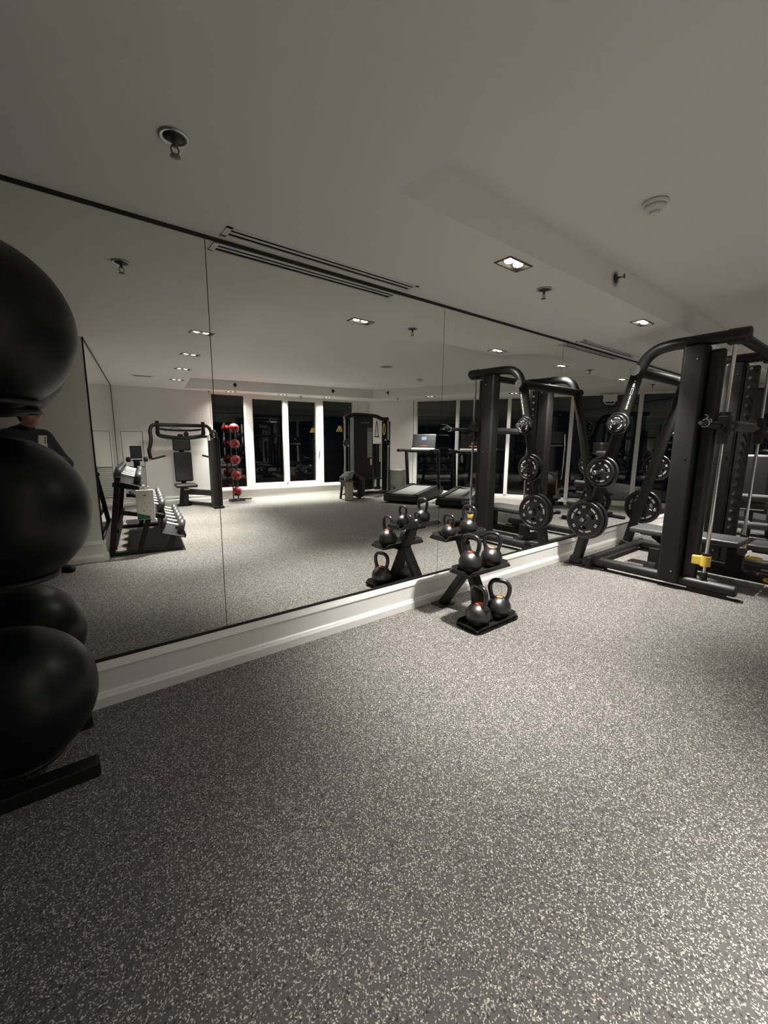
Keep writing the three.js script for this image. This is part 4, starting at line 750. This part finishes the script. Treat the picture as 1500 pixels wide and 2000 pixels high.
{
  const t = thing('leg_machine', 'dark seated leg machine with upright back pad past the smith machine', 'gym machine', [7.8, 0, 1.1], 0.2);
  part(t, 'back_pad', box(0.1, 0.62, 0.36, 0.12, 0.93, 0, 0.045, [0, 0, -0.12]), M.vinyl);
  part(t, 'seat_pad', box(0.44, 0.09, 0.36, -0.14, 0.56, 0, 0.04), M.vinyl);
  part(t, 'seat_panel', box(0.4, 0.02, 0.3, -0.14, 0.505, 0, 0.008), M.white);
  part(t, 'label', box(0.07, 0.05, 0.005, -0.2, 0.62, 0.182), M.yellow, 'small yellow label');
  part(t, 'frame', [bar([0.25, 0.05, 0], [0.2, 1.2, 0], 0.09, 0.09, 0.02), bar([-0.5, 0.06, 0], [0.5, 0.06, 0], 0.09, 0.08, 0.02, V(0, 0, 1)), bar([-0.1, 0.08, 0], [-0.1, 0.5, 0], 0.12, 0.1, 0.02), box(0.08, 0.06, 0.6, -0.46, 0.03, 0, 0.02), box(0.08, 0.06, 0.6, 0.46, 0.03, 0, 0.02)], M.frame);
  part(t, 'leg_roller', cyl([-0.46, 0.3, -0.2], [-0.46, 0.3, 0.2], 0.05), M.foam); part(t, 'leg_roller', cyl([-0.3, 0.66, -0.2], [-0.3, 0.66, 0.2], 0.05), M.foam);
  part(t, 'roller_arm', [bar([-0.2, 0.5, 0], [-0.46, 0.3, 0], 0.04, 0.04, 0.008, V(0, 0, 1)), bar([-0.15, 0.55, 0], [-0.3, 0.66, 0], 0.04, 0.04, 0.008, V(0, 0, 1))], M.frame);
  part(t, 'stack_tower', box(0.3, 1.35, 0.2, 0.5, 0.72, 0.32, 0.04), M.frameFlat);
}

// ------------------------------------------------------------------ the photographer and the phone
{
  const RI = FWD.clone().cross(CUP).normalize(), C0 = V(0, CH, D);
  const ph = new THREE.Group(); ph.name = 'phone'; scene.add(ph); tag(ph, 'phone in a pale case held up by the photographer', 'phone');
  ph.applyMatrix4(new THREE.Matrix4().makeBasis(RI, CUP, FWD.clone().negate()).setPosition(C0.clone().addScaledVector(FWD, -0.016).addScaledVector(RI, -0.02).addScaledVector(CUP, -0.055)));
  part(ph, 'case', box(0.078, 0.16, 0.009, 0, 0, 0, 0.004), S({ color: lin(0.55, 0.52, 0.46), roughness: 0.45 }));
  for (let i = 0; i < 3; i++) part(ph, 'lens', [cyl([0.021, 0.056 - i * 0.021, -0.0045], [0.021, 0.056 - i * 0.021, -0.0065], 0.0075, 0.007, 20)], M.black);
  part(ph, 'display', box(0.072, 0.152, 0.001, 0, 0, 0.0048, 0), M.black);

  const t = thing('person', 'person in dark clothes and glasses holding up a phone, seen in the mirror', 'person', [-0.14, 0, 2.92], Math.atan2(-0.62, 0.785) + Math.PI);
  // local frame: +z is where the person faces, +x is the person's left
  const toLocal = (w) => { t.updateMatrixWorld(); const p = t.worldToLocal(w.clone()); return [p.x, p.y, p.z]; };
  const pc = C0.clone().addScaledVector(FWD, -0.02).addScaledVector(CUP, -0.1);
  const hand = (s) => toLocal(pc.clone().addScaledVector(RI, -0.02 - s * 0.05).addScaledVector(FWD, -0.022));
  const hl = hand(1), hr = hand(-1), headC = [0, 1.62, 0.06];
  const sh = (s) => [s * 0.18, 1.4, -0.02], el = (s) => [s * 0.27, 1.13, 0.1], wr = (s, h) => [h[0] + s * 0.035, h[1] - 0.06, h[2] - 0.05];
  const legs = (s, e) => [[[s * 0.09, 0.9, 0], 0.085 + e, [s * 0.11, 0.5, 0.03], 0.058 + e], [[s * 0.11, 0.5, 0.03], 0.056 + e, [s * 0.12, 0.11, -0.01], 0.036 + e * 1.3]];
  const arms = (s, h, e) => [[sh(s), 0.055 + e, el(s), 0.042 + e], [el(s), 0.042 + e, wr(s, h), 0.027 + e]];
  const torso = (e) => [[[-0.12, 1.37, -0.02], 0.085 + e, [0.12, 1.37, -0.02], 0.085 + e], [[-0.09, 1.25, 0], 0.105 + e, [0.09, 1.25, 0], 0.105 + e], [[-0.07, 1.08, 0], 0.1 + e, [0.07, 1.08, 0], 0.1 + e], [[-0.08, 0.94, 0], 0.105 + e, [0.08, 0.94, 0], 0.105 + e]];
  const feet = (s, e) => [[[s * 0.12, 0.1, -0.01], 0.036 + e, [s * 0.125, 0.05, -0.02], 0.036 + e], [[s * 0.125, 0.04, -0.03], 0.034 + e, [s * 0.15, 0.032, 0.15], 0.03 + e]];
  const neck = [[0, 1.42, -0.01], 0.058, [0, 1.55, 0.02], 0.052];
  const bodyG = blob([...torso(0), ...legs(1, 0), ...legs(-1, 0), ...arms(1, hl, 0), ...arms(-1, hr, 0), ...feet(1, 0), ...feet(-1, 0), neck], [-0.4, 0, -0.3], [0.4, 1.56, 0.5], 0.012, 0.04);
  const hd = ([x, y, z]) => [headC[0] + x, headC[1] + y, headC[2] + z];
  const headG = blob([[hd([0, 0.035, -0.02]), 0.092, hd([0, 0.03, 0.015]), 0.088], [hd([0, -0.04, 0.03]), 0.062, hd([0, -0.075, 0.045]), 0.04], [hd([-0.03, -0.02, 0.05]), 0.04, hd([0.03, -0.02, 0.05]), 0.04], [hd([0, 0.015, 0.09]), 0.009, hd([0, -0.022, 0.112]), 0.014], [hd([-0.02, -0.055, 0.085]), 0.011, hd([0.02, -0.055, 0.085]), 0.011], [hd([-0.05, 0.032, 0.072]), 0.012, hd([0.05, 0.032, 0.072]), 0.012],
    [hd([0.085, 0.015, 0]), 0.012, hd([0.088, -0.02, 0.005]), 0.01], [hd([-0.085, 0.015, 0]), 0.012, hd([-0.088, -0.02, 0.005]), 0.01], [hd([0, -0.06, 0]), 0.055, [0, 1.5, 0.0], 0.052]], [-0.12, 1.47, -0.1], [0.12, 1.78, 0.2], 0.005, 0.022).translate(0, 0, 0);
  const handG = (s, h) => {
    const w = wr(s, h), P = [h[0], h[1], h[2]], fwd = toLocal(C0).map((v, i) => v - P[i]), q = [];
    q.push([w, 0.027, [P[0], P[1] - 0.02, P[2] - 0.02], 0.024], [[P[0] - 0.0 + s * 0.004, P[1] - 0.03, P[2] - 0.022], 0.02, [P[0], P[1] + 0.015, P[2] - 0.018], 0.019]);
    for (let i = 0; i < 4; i++) { const y = P[1] - 0.022 + i * 0.018, l = [0.9, 1, 1.05, 0.95][i]; q.push([[P[0] + s * 0.006, y, P[2] - 0.01], 0.0095, [P[0] + s * 0.002, y + 0.004, P[2] + 0.014 * l], 0.0085], [[P[0] + s * 0.002, y + 0.004, P[2] + 0.014 * l], 0.0085, [P[0] - s * 0.022 * l, y + 0.006, P[2] + 0.016], 0.0075]); }
    q.push([[P[0] + s * 0.002, P[1] - 0.02, P[2] - 0.03], 0.012, [P[0] - s * 0.008, P[1] + 0.012, P[2] - 0.034], 0.01], [[P[0] - s * 0.008, P[1] + 0.012, P[2] - 0.034], 0.01, [P[0] - s * 0.024, P[1] + 0.03, P[2] - 0.022], 0.009]);
    return blob(q, [P[0] - 0.09, P[1] - 0.12, P[2] - 0.1], [P[0] + 0.09, P[1] + 0.07, P[2] + 0.05], 0.0035, 0.008);
  };
  part(t, 'body', [bodyG, headG, handG(1, hl), handG(-1, hr)], M.skin);
  part(t, 'jacket', blob([...torso(0.02).slice(0, 3), [[-0.1, 0.98, 0], 0.125, [0.1, 0.98, 0], 0.125], ...arms(1, hl, 0.016), ...arms(-1, hr, 0.016), [[0, 1.41, -0.02], 0.075, [0, 1.48, 0.0], 0.066], [[-0.07, 1.45, -0.06], 0.05, [0.07, 1.45, -0.06], 0.05]], [-0.42, 0.8, -0.3], [0.42, 1.56, 0.5], 0.012, 0.045), M.navy, 'dark hooded jacket');
  part(t, 'trousers', blob([[[-0.08, 0.92, 0], 0.118, [0.08, 0.92, 0], 0.118], ...legs(1, 0.014), ...legs(-1, 0.014)], [-0.3, 0.05, -0.2], [0.3, 1.08, 0.2], 0.012, 0.03), M.denim, 'dark trousers');
  for (const s of [-1, 1]) part(t, 'shoe', blob([[[s * 0.125, 0.05, -0.035], 0.043, [s * 0.14, 0.046, 0.06], 0.042], [[s * 0.14, 0.042, 0.06], 0.042, [s * 0.153, 0.036, 0.165], 0.034], [[s * 0.123, 0.08, -0.02], 0.042, [s * 0.128, 0.07, 0.03], 0.036]], [s * 0.14 - 0.08, 0.001, -0.1], [s * 0.14 + 0.08, 0.14, 0.22], 0.006, 0.02), M.rubber);
  part(t, 'hair', blob([[hd([0, 0.055, -0.03]), 0.094, hd([0, 0.062, 0.012]), 0.09], [hd([0, -0.01, -0.055]), 0.075, hd([0, -0.04, -0.05]), 0.06], [hd([-0.06, 0.09, 0.06]), 0.03, hd([0.06, 0.09, 0.06]), 0.03], [hd([-0.082, 0.03, 0.0]), 0.016, hd([-0.082, 0.0, -0.01]), 0.012], [hd([0.082, 0.03, 0.0]), 0.016, hd([0.082, 0.0, -0.01]), 0.012]], [-0.13, 1.52, -0.14], [0.13, 1.8, 0.18], 0.005, 0.02), M.hair);
  const ring = (s) => tube(Array.from({ length: 16 }, (_, i) => hd([s * 0.033 + Math.cos(i / 16 * P2) * 0.025, 0.012 + Math.sin(i / 16 * P2) * 0.019, 0.108])), 0.0018, { closed: true, seg: 32, rad: 6 });
  part(t, 'glasses', [ring(1), ring(-1), tube([hd([-0.008, 0.015, 0.109]), hd([0, 0.018, 0.113]), hd([0.008, 0.015, 0.109])], 0.0016, { seg: 8, rad: 6 }), ...[-1, 1].map((s) => tube([hd([s * 0.058, 0.016, 0.106]), hd([s * 0.088, 0.016, 0.06]), hd([s * 0.094, 0.012, 0.0])], 0.0016, { seg: 16, rad: 6 }))], M.steel, 'thin metal glasses');
  part(t, 'eye', [-1, 1].map((s) => ball(0.0115, ...hd([s * 0.032, 0.012, 0.083]), 14, 10)), M.whiteGloss);
  part(t, 'iris', [-1, 1].map((s) => ball(0.0055, ...hd([s * 0.032, 0.008, 0.0905]), 10, 8)), M.hair);
}

renderer.render(scene, camera);
